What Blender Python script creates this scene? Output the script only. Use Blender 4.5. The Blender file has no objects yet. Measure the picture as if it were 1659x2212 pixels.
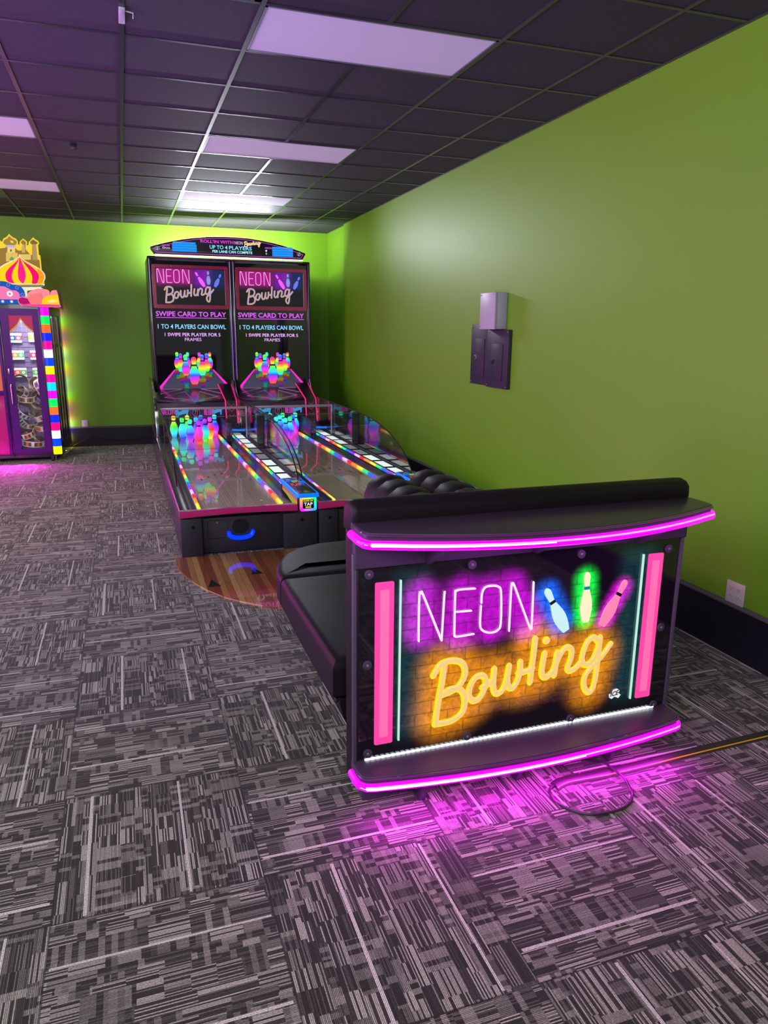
import bpy, bmesh, math, random
from mathutils import Vector, Matrix
random.seed(7)
PI = math.pi
SC = bpy.context.scene
COL = SC.collection

# ------------------------------------------------------------------ camera, world, lights, exposure
cam_data = bpy.data.cameras.new('camera')
cam = bpy.data.objects.new('camera', cam_data)
COL.objects.link(cam)
SC.camera = cam
YAW, PITCH, ROLL = 0.335735337, 0.239643765, 0.00928821139
cam_data.sensor_fit = 'VERTICAL'
cam_data.sensor_height = 24.0
cam_data.lens = 24.0 * 1584.85 / 2212.0
cam_data.clip_start = 0.05
_cy, _sy, _cp, _sp = math.cos(YAW), math.sin(YAW), math.cos(PITCH), math.sin(PITCH)
_f = Vector((_sy * _cp, _cy * _cp, -_sp)); _r = Vector((_cy, -_sy, 0)); _u = _r.cross(_f)
_c, _s = math.cos(ROLL), math.sin(ROLL)
_r2 = _r * _c + _u * _s; _u2 = -_r * _s + _u * _c
_m = Matrix((_r2, _u2, -_f)).transposed().to_4x4()
_m.translation = Vector((0, 0, 1.64))
cam.matrix_world = _m

world = bpy.data.worlds.new('world'); SC.world = world; world.use_nodes = True
world.node_tree.nodes['Background'].inputs[0].default_value = (0.65, 0.65, 0.65, 1)
world.node_tree.nodes['Background'].inputs[1].default_value = 0.26
SC.view_settings.view_transform = 'Standard'
SC.view_settings.look = 'None'
SC.view_settings.gamma = 1.0
SC.view_settings.use_curve_mapping = False
SC.view_settings.exposure = 0.35

def area(name, loc, target, sx, sy, power, col, spread=PI):
    l = bpy.data.lights.new(name, 'AREA'); l.shape = 'RECTANGLE'; l.size = sx; l.size_y = sy
    l.energy = power; l.color = col; l.spread = spread
    o = bpy.data.objects.new(name, l); COL.objects.link(o)
    o.location = loc
    o.rotation_euler = (Vector(target) - Vector(loc)).to_track_quat('-Z', 'Y').to_euler()
    return o
# unseen fill lights added behind and left of the photographer, brightening and tinting the room
area('light_room_behind', (-0.6, -1.2, 3.0), (0.1, 0.9, 0), 3.0, 1.6, 95, (1.0, 0.93, 0.95))
area('light_room_left', (-3.6, 3.4, 3.0), (-1.6, 4.6, 0), 2.4, 3.4, 150, (0.92, 0.97, 1.0))
area('light_room_far_left', (-2.6, 7.6, 3.0), (-1.4, 8.8, 0), 2.0, 2.4, 75, (0.97, 1.0, 0.97))
area('light_wall_fill', (-1.8, 0.2, 2.6), (2.9, 3.6, 1.7), 2.0, 1.2, 48, (0.96, 0.97, 1.0))
area('light_pink_left', (-5.2, 7.0, 1.4), (-2.0, 6.6, 3.09), 1.2, 1.2, 120, (1.0, 0.30, 0.40))
area('light_purple_fill', (-3.2, 3.6, 0.9), (-0.2, 4.4, 3.09), 1.6, 2.6, 95, (0.46, 0.22, 1.0), 2.2)  # added uplight out of view, tints the ceiling purple
# lamp strip on top of the bowling cabinet, behind its marquee, and the marquee's forward light
area('light_cabinet_top', (1.45, 10.62, 2.66), (1.6, 11.2, 3.05), 1.9, 0.12, 46, (0.95, 1.0, 0.90))
area('light_marquee_top', (1.36, 10.125, 2.850), (1.15, 8.6, 3.15), 1.1, 0.05, 20, (0.88, 0.93, 1.0), 2.2)
# led strips: under the two shelves of the bench sign and below the prize machine
area('light_led_low', (1.30, 2.06, 0.085), (1.30, 2.03, 0.0), 1.28, 0.03, 4.6, (1.0, 0.0, 1.0))
area('light_led_high', (1.36, 2.02, 0.985), (1.36, 2.12, 0.2), 1.25, 0.03, 5.0, (0.9, 0.16, 1.0))
area('light_prize_underglow', (-1.75, 10.0, 0.10), (-1.75, 9.6, 0.0), 1.2, 0.05, 30, (1.0, 0.02, 0.75))

# ------------------------------------------------------------------ materials
MATS = {}
def nt_mat(name):
    m = bpy.data.materials.new(name); m.use_nodes = True
    nt = m.node_tree; b = nt.nodes['Principled BSDF']
    return m, nt, b
def P(name, col, rough=0.5, metal=0.0, emit=None, es=0.0, coat=0.0, noise=0.06, nscale=60.0, bump=0.0, spec=0.5):
    """plain procedural material: base colour with a little noise, optional emission"""
    if name in MATS: return MATS[name]
    if emit and es > .4: col = tuple(c * .12 for c in col)
    m, nt, b = nt_mat(name)
    tc = nt.nodes.new('ShaderNodeTexCoord'); nz = nt.nodes.new('ShaderNodeTexNoise')
    nz.inputs['Scale'].default_value = nscale; nz.inputs['Detail'].default_value = 3
    nt.links.new(tc.outputs['Object'], nz.inputs['Vector'])
    mx = nt.nodes.new('ShaderNodeMix'); mx.data_type = 'RGBA'
    mx.inputs['A'].default_value = [c * (1 - noise) for c in col] + [1]
    mx.inputs['B'].default_value = [min(1, c * (1 + noise)) for c in col] + [1]
    nt.links.new(nz.outputs['Fac'], mx.inputs['Factor'])
    nt.links.new(mx.outputs['Result'], b.inputs['Base Color'])
    b.inputs['Roughness'].default_value = rough; b.inputs['Metallic'].default_value = metal
    b.inputs['Coat Weight'].default_value = coat; b.inputs['Coat Roughness'].default_value = 0.04
    b.inputs['Specular IOR Level'].default_value = spec
    if emit:
        b.inputs['Emission Color'].default_value = (*emit, 1); b.inputs['Emission Strength'].default_value = es
    if bump:
        bp = nt.nodes.new('ShaderNodeBump'); bp.inputs['Strength'].default_value = bump; bp.inputs['Distance'].default_value = 0.002
        nt.links.new(nz.outputs['Fac'], bp.inputs['Height']); nt.links.new(bp.outputs['Normal'], b.inputs['Normal'])
    MATS[name] = m
    return m
class NT:
    """small helper to chain math nodes"""
    def __init__(s, nt): s.nt = nt; s.k = 0
    def n(s, t, **kw):
        x = s.nt.nodes.new(t)
        for a, v in kw.items(): setattr(x, a, v)
        return x
    def link(s, a, b): s.nt.links.new(a, b)
    def m(s, op, a, b=None, c=None, clamp=False):
        x = s.nt.nodes.new('ShaderNodeMath'); x.operation = op; x.use_clamp = clamp
        for i, v in enumerate((a, b, c)):
            if v is None: continue
            if isinstance(v, (int, float)): x.inputs[i].default_value = v
            else: s.nt.links.new(v, x.inputs[i])
        return x.outputs[0]
    def mix(s, f, a, b, t='MIX'):
        x = s.nt.nodes.new('ShaderNodeMix'); x.data_type = 'RGBA'; x.blend_type = t
        for k, v in (('Factor', f), ('A', a), ('B', b)):
            sock = [i for i in x.inputs if i.name == k and (i.type == 'RGBA' or k == 'Factor')]
            sock = sock[0]
            if isinstance(v, (int, float)): sock.default_value = v
            elif isinstance(v, tuple): sock.default_value = (*v, 1)
            else: s.nt.links.new(v, sock)
        return [o for o in x.outputs if o.type == 'RGBA'][0]
    def wn(s, a, b=None, c=None):
        cb = s.nt.nodes.new('ShaderNodeCombineXYZ')
        for i, v in enumerate((a, b, c)):
            if v is None: continue
            if isinstance(v, (int, float)): cb.inputs[i].default_value = v
            else: s.nt.links.new(v, cb.inputs[i])
        w = s.nt.nodes.new('ShaderNodeTexWhiteNoise'); w.noise_dimensions = '3D'
        s.nt.links.new(cb.outputs[0], w.inputs['Vector'])
        return w.outputs['Value']
    def sstep(s, v, a, b):
        x = s.nt.nodes.new('ShaderNodeMapRange'); x.interpolation_type = 'SMOOTHSTEP'
        x.inputs['From Min'].default_value = a; x.inputs['From Max'].default_value = b
        s.nt.links.new(v, x.inputs['Value']); return x.outputs[0]
    def xyz(s, obj=True):
        tc = s.n('ShaderNodeTexCoord'); sp = s.n('ShaderNodeSeparateXYZ')
        s.link(tc.outputs['Object'], sp.inputs[0]); return sp.outputs[0], sp.outputs[1], sp.outputs[2]

def mat_carpet():
    m, nt, b = nt_mat('carpet_tiles'); N = NT(nt)
    X, Y, Z = N.xyz()
    T = 0.6085
    gx = N.m('DIVIDE', N.m('ADD', X, 0.309), T); gy = N.m('DIVIDE', N.m('SUBTRACT', Y, 1.948), T)
    ix = N.m('FLOOR', gx); iy = N.m('FLOOR', gy)
    fx = N.m('SUBTRACT', gx, ix); fy = N.m('SUBTRACT', gy, iy)
    par = N.m('FLOORED_MODULO', N.m('ADD', ix, iy), 2.0)      # 0: stripes run along y, 1: along x
    def sel(a, c): return N.m('ADD', N.m('MULTIPLY', a, N.m('SUBTRACT', 1.0, par)), N.m('MULTIPLY', c, par))
    u = sel(fx, fy); v = sel(fy, fx)
    r1 = N.wn(ix, iy, 3.1); r2 = N.wn(ix, iy, 8.7); 
    U = N.m('ADD', u, N.m('MULTIPLY', r1, 7.0)); V = N.m('ADD', v, N.m('MULTIPLY', r2, 5.0))
    # uneven bands across the tile
    wob = N.m('MULTIPLY', N.m('SINE', N.m('MULTIPLY', U, 19.0)), 0.035)
    Ub = N.m('ADD', U, wob)
    k = N.m('FLOOR', N.m('MULTIPLY', Ub, 16.0)); kf = N.m('FRACT', N.m('MULTIPLY', Ub, 16.0))
    kr = N.wn(k, 1.7, 0.3)
    L = N.m('ADD', N.m('MULTIPLY', kr, 7.0), 3.8)
    j = N.m('FLOOR', N.m('ADD', N.m('MULTIPLY', V, L), N.m('MULTIPLY', kr, 9.0)))
    c1 = N.wn(k, j, 11.3); c2 = N.wn(k, j, 27.9)
    # fine lines along v, re-dealt in every cell
    fl = N.m('FLOOR', N.m('MULTIPLY', U, 140.0)); lr = N.wn(fl, k, j)
    lr = N.m('ADD', N.m('MULTIPLY', N.sstep(lr, 0.46, 0.64), 0.85), N.m('MULTIPLY', lr, 0.15))
    # blocks across the band
    bl = N.m('FLOOR', N.m('MULTIPLY', V, 36.0)); br = N.wn(bl, k, N.m('FLOOR', N.m('MULTIPLY', c2, 3.0)))
    brs = N.m('ADD', N.m('MULTIPLY', N.sstep(br, 0.45, 0.62), 0.48), N.m('MULTIPLY', lr, 0.22))
    isb = N.m('LESS_THAN', c1, 0.40); isd = N.m('GREATER_THAN', c1, 0.95)
    tone = N.m('ADD', N.m('MULTIPLY', brs, isb), N.m('MULTIPLY', lr, N.m('SUBTRACT', 1.0, isb)))
    tone = N.m('MULTIPLY', tone, N.m('SUBTRACT', 1.0, N.m('MULTIPLY', isd, 0.7)))
    tone = N.m('MULTIPLY', tone, N.m('ADD', 0.5, N.m('MULTIPLY', c2, 0.62)))
    # two long pale lines per tile
    a1 = N.m('ADD', 0.10, N.m('MULTIPLY', r1, 0.28))
    def line(c, w):
        d = N.m('ABSOLUTE', N.m('SUBTRACT', u, c)); return N.m('LESS_THAN', d, w)
    ln = N.m('MAXIMUM', line(a1, 0.0085), line(N.m('ADD', a1, 0.49), 0.0065))
    ln = N.m('MULTIPLY', ln, N.m('LESS_THAN', N.m('ABSOLUTE', N.m('SUBTRACT', v, 0.5)), 0.485))
    # loop yarn rows
    yr = N.m('FRACT', N.m('MULTIPLY', U, 140.0)); yrow = N.m('ABSOLUTE', N.m('SUBTRACT', yr, 0.5))
    nz = N.n('ShaderNodeTexNoise'); nz.inputs['Scale'].default_value = 210; nz.inputs['Detail'].default_value = 3
    tc = N.n('ShaderNodeTexCoord'); N.link(tc.outputs['Object'], nz.inputs['Vector'])
    yarn = N.m('MULTIPLY', N.m('SUBTRACT', 1.65, N.m('MULTIPLY', yrow, 2.7)), N.m('ADD', 0.05, N.m('MULTIPLY', nz.outputs['Fac'], 1.9)))
    dark = (0.024, 0.022, 0.022); mid = (0.37, 0.345, 0.310); pale = (0.56, 0.52, 0.50)
    colr = N.mix(tone, dark, mid)
    colr = N.mix(ln, colr, pale)
    cb = N.n('ShaderNodeCombineXYZ')
    for i in range(3): N.link(yarn, cb.inputs[i])
    colr = N.mix(1.0, colr, cb.outputs[0], 'MULTIPLY')
    seam = N.m('LESS_THAN', N.m('MINIMUM', N.m('MINIMUM', fx, fy), N.m('MINIMUM', N.m('SUBTRACT', 1.0, fx), N.m('SUBTRACT', 1.0, fy))), 0.004)
    colr = N.mix(N.m('MULTIPLY', seam, 0.7), colr, (0.012, 0.012, 0.014))
    N.link(colr, b.inputs['Base Color'])
    b.inputs['Roughness'].default_value = 0.95; b.inputs['Specular IOR Level'].default_value = 0.15
    b.inputs['Sheen Weight'].default_value = 0.15
    bp = N.n('ShaderNodeBump'); bp.inputs['Strength'].default_value = 0.15; bp.inputs['Distance'].default_value = 0.002
    N.link(yarn, bp.inputs['Height']); N.link(bp.outputs['Normal'], b.inputs['Normal'])
    return m

def mat_wall(coat=0.0):
    m, nt, b = nt_mat('green_wall_paint'); N = NT(nt)
    tc = N.n('ShaderNodeTexCoord')
    nz = N.n('ShaderNodeTexNoise'); nz.inputs['Scale'].default_value = 0.9; nz.inputs['Detail'].default_value = 3
    N.link(tc.outputs['Object'], nz.inputs['Vector'])
    c = N.mix(nz.outputs['Fac'], (0.150, 0.350, 0.008), (0.175, 0.390, 0.012))
    N.link(c, b.inputs['Base Color'])
    n2 = N.n('ShaderNodeTexNoise'); n2.inputs['Scale'].default_value = 160
    N.link(tc.outputs['Object'], n2.inputs['Vector'])
    bp = N.n('ShaderNodeBump'); bp.inputs['Strength'].default_value = 0.10; bp.inputs['Distance'].default_value = 0.002
    N.link(n2.outputs['Fac'], bp.inputs['Height']); N.link(bp.outputs['Normal'], b.inputs['Normal'])
    b.inputs['Roughness'].default_value = 0.50; b.inputs['Specular IOR Level'].default_value = 0.5
    b.inputs['Coat Weight'].default_value = coat; b.inputs['Coat Roughness'].default_value = 0.45
    return m

def mat_vc(name, strength, rough=0.3, coat=0.0, spec=0.12):
    """printed / backlit graphics: colour attribute, with emission even where the print is not backlit"""
    m, nt, b = nt_mat(name)
    a = nt.nodes.new('ShaderNodeVertexColor'); a.layer_name = 'Col'
    dk = nt.nodes.new('ShaderNodeMix'); dk.data_type = 'RGBA'; dk.inputs['Factor'].default_value = 1.0 if strength < .3 else .15
    dk.inputs[6].default_value = (0.01, 0.01, 0.012, 1); nt.links.new(a.outputs[0], dk.inputs[7]); nt.links.new(dk.outputs[2], b.inputs['Base Color']); nt.links.new(a.outputs[0], b.inputs['Emission Color'])
    b.inputs['Emission Strength'].default_value = strength; b.inputs['Roughness'].default_value = rough
    b.inputs['Coat Weight'].default_value = coat; b.inputs['Coat Roughness'].default_value = 0.03; b.inputs['Specular IOR Level'].default_value = spec
    MATS[name] = m
    return m

def mat_rainbow(name, axis, period, offs, strength, cols, tube=True):
    m, nt, b = nt_mat(name); N = NT(nt)
    c = N.xyz()[axis]
    t = N.m('FRACT', N.m('ADD', N.m('DIVIDE', c, period), offs))
    r = N.n('ShaderNodeValToRGB'); N.link(t, r.inputs[0])
    el = r.color_ramp.elements; n = len(cols)
    r.color_ramp.interpolation = 'LINEAR'
    while len(el) > 1: el.remove(el[-1])
    el[0].position = 0; el[0].color = (*cols[0], 1)
    for i, cc in enumerate(cols):
        if i: e = el.new(i / n); e.color = (*cc, 1)
        e = el.new((i + 0.72) / n); e.color = (*cc, 1)
    N.link(r.outputs[0], b.inputs['Emission Color']); b.inputs['Base Color'].default_value = (.03, .03, .03, 1)
    b.inputs['Emission Strength'].default_value = strength; b.inputs['Roughness'].default_value = 0.25
    MATS[name] = m
    return m

def mat_pin():
    """edge lit pin: hue runs with height, phase taken from the object's own colour"""
    m, nt, b = nt_mat('glowing_pin'); N = NT(nt)
    z = N.xyz()[2]; oi = N.n('ShaderNodeObjectInfo')
    sp = N.n('ShaderNodeSeparateColor'); N.link(oi.outputs['Color'], sp.inputs[0])
    h = N.m('FRACT', N.m('ADD', sp.outputs[0], N.m('MULTIPLY', N.m('SUBTRACT', sp.outputs[1], 0.5), N.m('MULTIPLY', z, 8.0))))
    hs = N.n('ShaderNodeCombineColor'); hs.mode = 'HSV'
    N.link(h, hs.inputs[0]); hs.inputs[1].default_value = 0.97; hs.inputs[2].default_value = 0.95
    N.link(hs.outputs[0], b.inputs['Emission Color']); b.inputs['Base Color'].default_value = (.06, .06, .07, 1)
    b.inputs['Emission Strength'].default_value = 0.85; b.inputs['Roughness'].default_value = 0.25
    return m

def mat_wood_planks():
    m, nt, b = nt_mat('glossy_wood_planks'); N = NT(nt)
    X, Y, Z = N.xyz()
    k = N.m('FLOOR', N.m('DIVIDE', X, 0.041)); f = N.m('FRACT', N.m('DIVIDE', X, 0.041))
    w = N.wn(k, 4.0, 1.0)
    r = N.n('ShaderNodeValToRGB'); N.link(w, r.inputs[0]); r.color_ramp.interpolation = 'CONSTANT'
    el = r.color_ramp.elements
    cs = [(0.36, 0.13, 0.035), (0.55, 0.28, 0.09), (0.42, 0.17, 0.05), (0.70, 0.43, 0.17), (0.27, 0.075, 0.03), (0.60, 0.33, 0.13), (0.33, 0.10, 0.05)]
    el[0].color = (*cs[0], 1); el[1].position = 1 / 7; el[1].color = (*cs[1], 1)
    for i in range(2, 7): e = el.new(i / 7); e.color = (*cs[i], 1)
    tc = N.n('ShaderNodeTexCoord'); mp = N.n('ShaderNodeMapping'); mp.inputs['Scale'].default_value = (40, 3, 1)
    N.link(tc.outputs['Object'], mp.inputs[0]); nz = N.n('ShaderNodeTexNoise'); nz.inputs['Scale'].default_value = 2.0
    N.link(mp.outputs[0], nz.inputs['Vector'])
    c = N.mix(N.m('MULTIPLY', nz.outputs['Fac'], 0.5), r.outputs[0], (0.10, 0.03, 0.01))
    c = N.mix(N.m('LESS_THAN', f, 0.04), c, (0.07, 0.025, 0.01))
    N.link(c, b.inputs['Base Color'])
    b.inputs['Roughness'].default_value = 0.06; b.inputs['Coat Weight'].default_value = 1.0; b.inputs['Coat Roughness'].default_value = 0.02
    return m

def mat_lane():
    m, nt, b = nt_mat('glossy_lane_surface'); N = NT(nt)
    X, Y, Z = N.xyz()
    f = N.m('FRACT', N.m('DIVIDE', X, 0.022)); k = N.m('FLOOR', N.m('DIVIDE', X, 0.022))
    w = N.wn(k, 2.0, 7.0)
    c = N.mix(w, (0.52, 0.40, 0.31), (0.64, 0.50, 0.40))
    c = N.mix(N.m('MULTIPLY', N.m('LESS_THAN', f, 0.10), 0.6), c, (0.05, 0.04, 0.035))
    N.link(c, b.inputs['Base Color'])
    b.inputs['Roughness'].default_value = 0.22; b.inputs['Coat Weight'].default_value = 0.9; b.inputs['Coat Roughness'].default_value = 0.012; b.inputs['Specular IOR Level'].default_value = .2
    b.inputs['Coat IOR'].default_value = 1.55
    return m

def mat_glass(name='clear_acrylic', tint=(0.985, 0.985, 0.99), refl=0.06):
    m, nt, b = nt_mat(name); N = NT(nt)
    nt.nodes.remove(b); out = nt.nodes['Material Output']
    tr = N.n('ShaderNodeBsdfTransparent'); tr.inputs[0].default_value = (*tint, 1)
    gl = N.n('ShaderNodeBsdfGlossy'); gl.inputs['Roughness'].default_value = 0.02
    lw = N.n('ShaderNodeLayerWeight'); lw.inputs[0].default_value = 0.35
    fac = N.m('ADD', N.m('MULTIPLY', lw.outputs['Fresnel'], 0.45), refl * 0.5, clamp=True)
    mx = N.n('ShaderNodeMixShader'); N.link(fac, mx.inputs[0]); N.link(tr.outputs[0], mx.inputs[1]); N.link(gl.outputs[0], mx.inputs[2])
    N.link(mx.outputs[0], out.inputs['Surface'])
    return m

def mat_ceiling_tile():
    m, nt, b = nt_mat('dark_ceiling_tile'); N = NT(nt)
    tc = N.n('ShaderNodeTexCoord'); nz = N.n('ShaderNodeTexNoise'); nz.inputs['Scale'].default_value = 240; nz.inputs['Detail'].default_value = 4
    N.link(tc.outputs['Object'], nz.inputs['Vector'])
    c = N.mix(N.sstep(nz.outputs['Fac'], 0.35, 0.65), (0.034, 0.031, 0.044), (0.062, 0.057, 0.078))
    N.link(c, b.inputs['Base Color']); b.inputs['Roughness'].default_value = 0.75
    bp = N.n('ShaderNodeBump'); bp.inputs['Strength'].default_value = 0.25; bp.inputs['Distance'].default_value = 0.002
    N.link(nz.outputs['Fac'], bp.inputs['Height']); N.link(bp.outputs['Normal'], b.inputs['Normal'])
    return m

def mat_sign_print():
    """backlit print of the bench sign: coloured glow regions over dark bricks; x, z in sign metres"""
    m, nt, b = nt_mat('backlit_sign_print'); N = NT(nt)
    X, Y, Z = N.xyz()
    cb = N.n('ShaderNodeCombineXYZ'); N.link(X, cb.inputs[0]); N.link(Z, cb.inputs[1])
    br = N.n('ShaderNodeTexBrick'); br.inputs['Scale'].default_value = 1.0
    br.inputs['Brick Width'].default_value = 0.13; br.inputs['Row Height'].default_value = 0.048; br.inputs['Mortar Size'].default_value = 0.0028
    br.inputs['Color1'].default_value = (1, 1, 1, 1); br.inputs['Color2'].default_value = (0.8, 0.8, 0.8, 1); br.inputs['Mortar'].default_value = (0.55, 0.55, 0.55, 1)
    N.link(cb.outputs[0], br.inputs['Vector'])
    nz = N.n('ShaderNodeTexNoise'); nz.inputs['Scale'].default_value = 34; nz.inputs['Detail'].default_value = 7; nz.inputs['Distortion'].default_value = 1.2
    N.link(cb.outputs[0], nz.inputs['Vector'])
    mod = N.m('MULTIPLY', br.outputs['Color'], N.m('ADD', 0.15, N.m('MULTIPLY', nz.outputs['Fac'], 1.6)))
    def blob(x0, x1, z0, z1, soft, slope=0.0):
        zz = N.m('SUBTRACT', Z, N.m('MULTIPLY', N.m('SUBTRACT', X, (x0 + x1) / 2), slope))
        dx = N.m('MAXIMUM', N.m('SUBTRACT', N.m('ABSOLUTE', N.m('SUBTRACT', X, (x0 + x1) / 2)), (x1 - x0) / 2), 0.0)
        dz = N.m('MAXIMUM', N.m('SUBTRACT', N.m('ABSOLUTE', N.m('SUBTRACT', zz, (z0 + z1) / 2)), (z1 - z0) / 2), 0.0)
        d = N.m('SQRT', N.m('ADD', N.m('MULTIPLY', dx, dx), N.m('MULTIPLY', dz, dz)))
        g = N.sstep(d, soft, 0.0)
        return N.m('POWER', g, 1.6)
    total = None
    def capsules(segs, r, soft):
        best = None
        for (ax, az, bx, bz) in segs:
            L2 = (bx - ax) ** 2 + (bz - az) ** 2
            px = N.m('SUBTRACT', X, ax); pz = N.m('SUBTRACT', Z, az)
            t = N.m('DIVIDE', N.m('ADD', N.m('MULTIPLY', px, bx - ax), N.m('MULTIPLY', pz, bz - az)), L2, clamp=True)
            qx = N.m('SUBTRACT', px, N.m('MULTIPLY', t, bx - ax)); qz = N.m('SUBTRACT', pz, N.m('MULTIPLY', t, bz - az))
            d = N.m('SQRT', N.m('ADD', N.m('MULTIPLY', qx, qx), N.m('MULTIPLY', qz, qz)))
            best = d if best is None else N.m('SMOOTH_MIN', best, d, 0.07)
        d = N.m('MAXIMUM', N.m('SUBTRACT', best, r), 0.0)
        return N.m('POWER', N.sstep(d, soft, 0.0), 1.7)
    for (segs, r, soft, col, amp) in CAPS:
        g = N.m('MULTIPLY', N.m('MULTIPLY', capsules(segs, r, soft), mod), amp)
        vm = N.n('ShaderNodeVectorMath', operation='SCALE'); vm.inputs[0].default_value = col; N.link(g, vm.inputs['Scale'])
        if total is None: total = vm.outputs[0]
        else:
            ad = N.n('ShaderNodeVectorMath', operation='ADD'); N.link(total, ad.inputs[0]); N.link(vm.outputs[0], ad.inputs[1]); total = ad.outputs[0]
    regs = BLOBS
    for (x0, x1, z0, z1, soft, slope, col, amp) in regs:
        g = N.m('MULTIPLY', N.m('MULTIPLY', blob(x0, x1, z0, z1, soft, slope), mod), amp)
        vm = N.n('ShaderNodeVectorMath', operation='SCALE'); vm.inputs[0].default_value = col; N.link(g, vm.inputs['Scale'])
        if total is None: total = vm.outputs[0]
        else:
            ad = N.n('ShaderNodeVectorMath', operation='ADD'); N.link(total, ad.inputs[0]); N.link(vm.outputs[0], ad.inputs[1]); total = ad.outputs[0]
    N.link(total, b.inputs['Emission Color']); b.inputs['Emission Strength'].default_value = 1.0
    b.inputs['Base Color'].default_value = (0.006, 0.005, 0.008, 1)
    b.inputs['Roughness'].default_value = 0.05; b.inputs['Coat Weight'].default_value = 0.6; b.inputs['Coat Roughness'].default_value = 0.03
    return m

# ------------------------------------------------------------------ geometry helpers
def flat(bm): return bm
def link(name, bm, mat, parent=None, smooth=True, loc=None, recalc=True):
    if recalc: bmesh.ops.recalc_face_normals(bm, faces=bm.faces)
    me = bpy.data.meshes.new(name); bm.to_mesh(me); bm.free()
    mats = mat if isinstance(mat, (list, tuple)) else [mat]
    for m in mats: me.materials.append(m)
    if smooth:
        for p in me.polygons: p.use_smooth = True
        try: me.set_sharp_from_angle(angle=math.radians(35))
        except Exception: pass
    o = bpy.data.objects.new(name, me); COL.objects.link(o)
    if parent: o.parent = parent
    if loc: o.location = loc
    return o
def tag(o, label, cat, group=None, kind=None):
    if label: o['label'] = label
    if cat: o['category'] = cat
    if group: o['group'] = group
    if kind: o['kind'] = kind
    return o
def struct(name, bm, mat, smooth=False):
    o = link(name, bm, mat, smooth=smooth); o['kind'] = 'structure'; return o
def thing(name, label, cat, loc=(0, 0, 0), rz=0, group=None):
    o = bpy.data.objects.new(name, None); COL.objects.link(o); o.location = loc; o.rotation_euler = (0, 0, rz)
    o.empty_display_size = 0.05
    return tag(o, label, cat, group)
def copy_tree(o, parent=None):
    c = o.copy(); COL.objects.link(c)
    if parent: c.parent = parent
    for ch in [x for x in bpy.data.objects if x.parent == o]: copy_tree(ch, c)
    return c
def B(): return bmesh.new()
def box(bm, a, b, bev=0.0, seg=2, mi=0):
    t = bmesh.new()
    bmesh.ops.create_cube(t, size=1)
    for v in t.verts: v.co = Vector([(a[i] + b[i]) / 2 + v.co[i] * (b[i] - a[i]) for i in range(3)])
    if bev > 0:
        bmesh.ops.bevel(t, geom=list(t.edges), offset=bev, segments=seg, profile=0.5, affect='EDGES', clamp_overlap=True)
    merge(bm, t, mi)
    return bm
def merge(bm, t, mi=0):
    mp = {}
    for v in t.verts: mp[v.index if False else v] = bm.verts.new(v.co)
    for f in t.faces:
        try:
            nf = bm.faces.new([mp[v] for v in f.verts]); nf.material_index = mi
        except ValueError: pass
    t.free()
def TXZ(y0):   # outline in x,z ; depth along +y from y0
    return lambda u, v, a: (u, y0 + a, v)
def TYZ(x0): return lambda u, v, a: (x0 + a, u, v)
def TXY(z0): return lambda u, v, a: (u, v, z0 + a)
def prism(bm, outline, T, a0, a1, bev0=0.0, bev1=0.0, seg=3, mi=0, insets=None):
    """extruded outline; optional rounded edges at either end, or explicit (inset, a) rings"""
    n = len(outline); P2 = [Vector(p) for p in outline]
    ar = sum(P2[i].x * P2[(i + 1) % n].y - P2[(i + 1) % n].x * P2[i].y for i in range(n))
    sgn = 1 if ar > 0 else -1
    nr = []
    for i in range(n):
        e1 = (P2[i] - P2[i - 1]); e2 = (P2[(i + 1) % n] - P2[i])
        e1 = e1.normalized() if e1.length > 1e-9 else Vector((1, 0)); e2 = e2.normalized() if e2.length > 1e-9 else e1
        n1 = Vector((-e1.y, e1.x)) * sgn; n2 = Vector((-e2.y, e2.x)) * sgn
        k = n1 + n2; d = max(0.35, 1 + n1.dot(n2)); nr.append(k / d)
    if insets is None:
        insets = []
        if bev0 > 0: insets += [(bev0 * (1 - math.sin(t * PI / 2 / seg)), a0 + (bev0 * (1 - math.cos(t * PI / 2 / seg))) * (1 if a1 > a0 else -1)) for t in range(seg + 1)]
        else: insets.append((0, a0))
        if bev1 > 0: insets += [(bev1 * (1 - math.cos(t * PI / 2 / seg)), a1 + (-bev1 + bev1 * math.sin(t * PI / 2 / seg)) * (1 if a1 > a0 else -1)) for t in range(seg + 1)]
        else: insets.append((0, a1))
    rings = []
    for (ins, a) in insets:
        rings.append([bm.verts.new(T(P2[i].x + nr[i].x * ins, P2[i].y + nr[i].y * ins, a)) for i in range(n)])
    fs = []
    for r in range(len(rings) - 1):
        for i in range(n): fs.append(bm.faces.new((rings[r][i], rings[r][(i + 1) % n], rings[r + 1][(i + 1) % n], rings[r + 1][i])))
    fs.append(bm.faces.new(rings[0])); fs.append(bm.faces.new(rings[-1]))
    for f in fs: f.material_index = mi
    return bm
def poly(bm, pts, mi=0):
    f = bm.faces.new([bm.verts.new(p) for p in pts]); f.material_index = mi; return f
def rrect(x0, x1, z0, z1, r, seg=5):
    pts = []
    for (cx, cz, a) in ((x1 - r, z0 + r, -90), (x1 - r, z1 - r, 0), (x0 + r, z1 - r, 90), (x0 + r, z0 + r, 180)):
        for k in range(seg + 1):
            t = math.radians(a + 90 * k / seg); pts.append((cx + r * math.cos(t), cz + r * math.sin(t)))
    return pts
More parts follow.
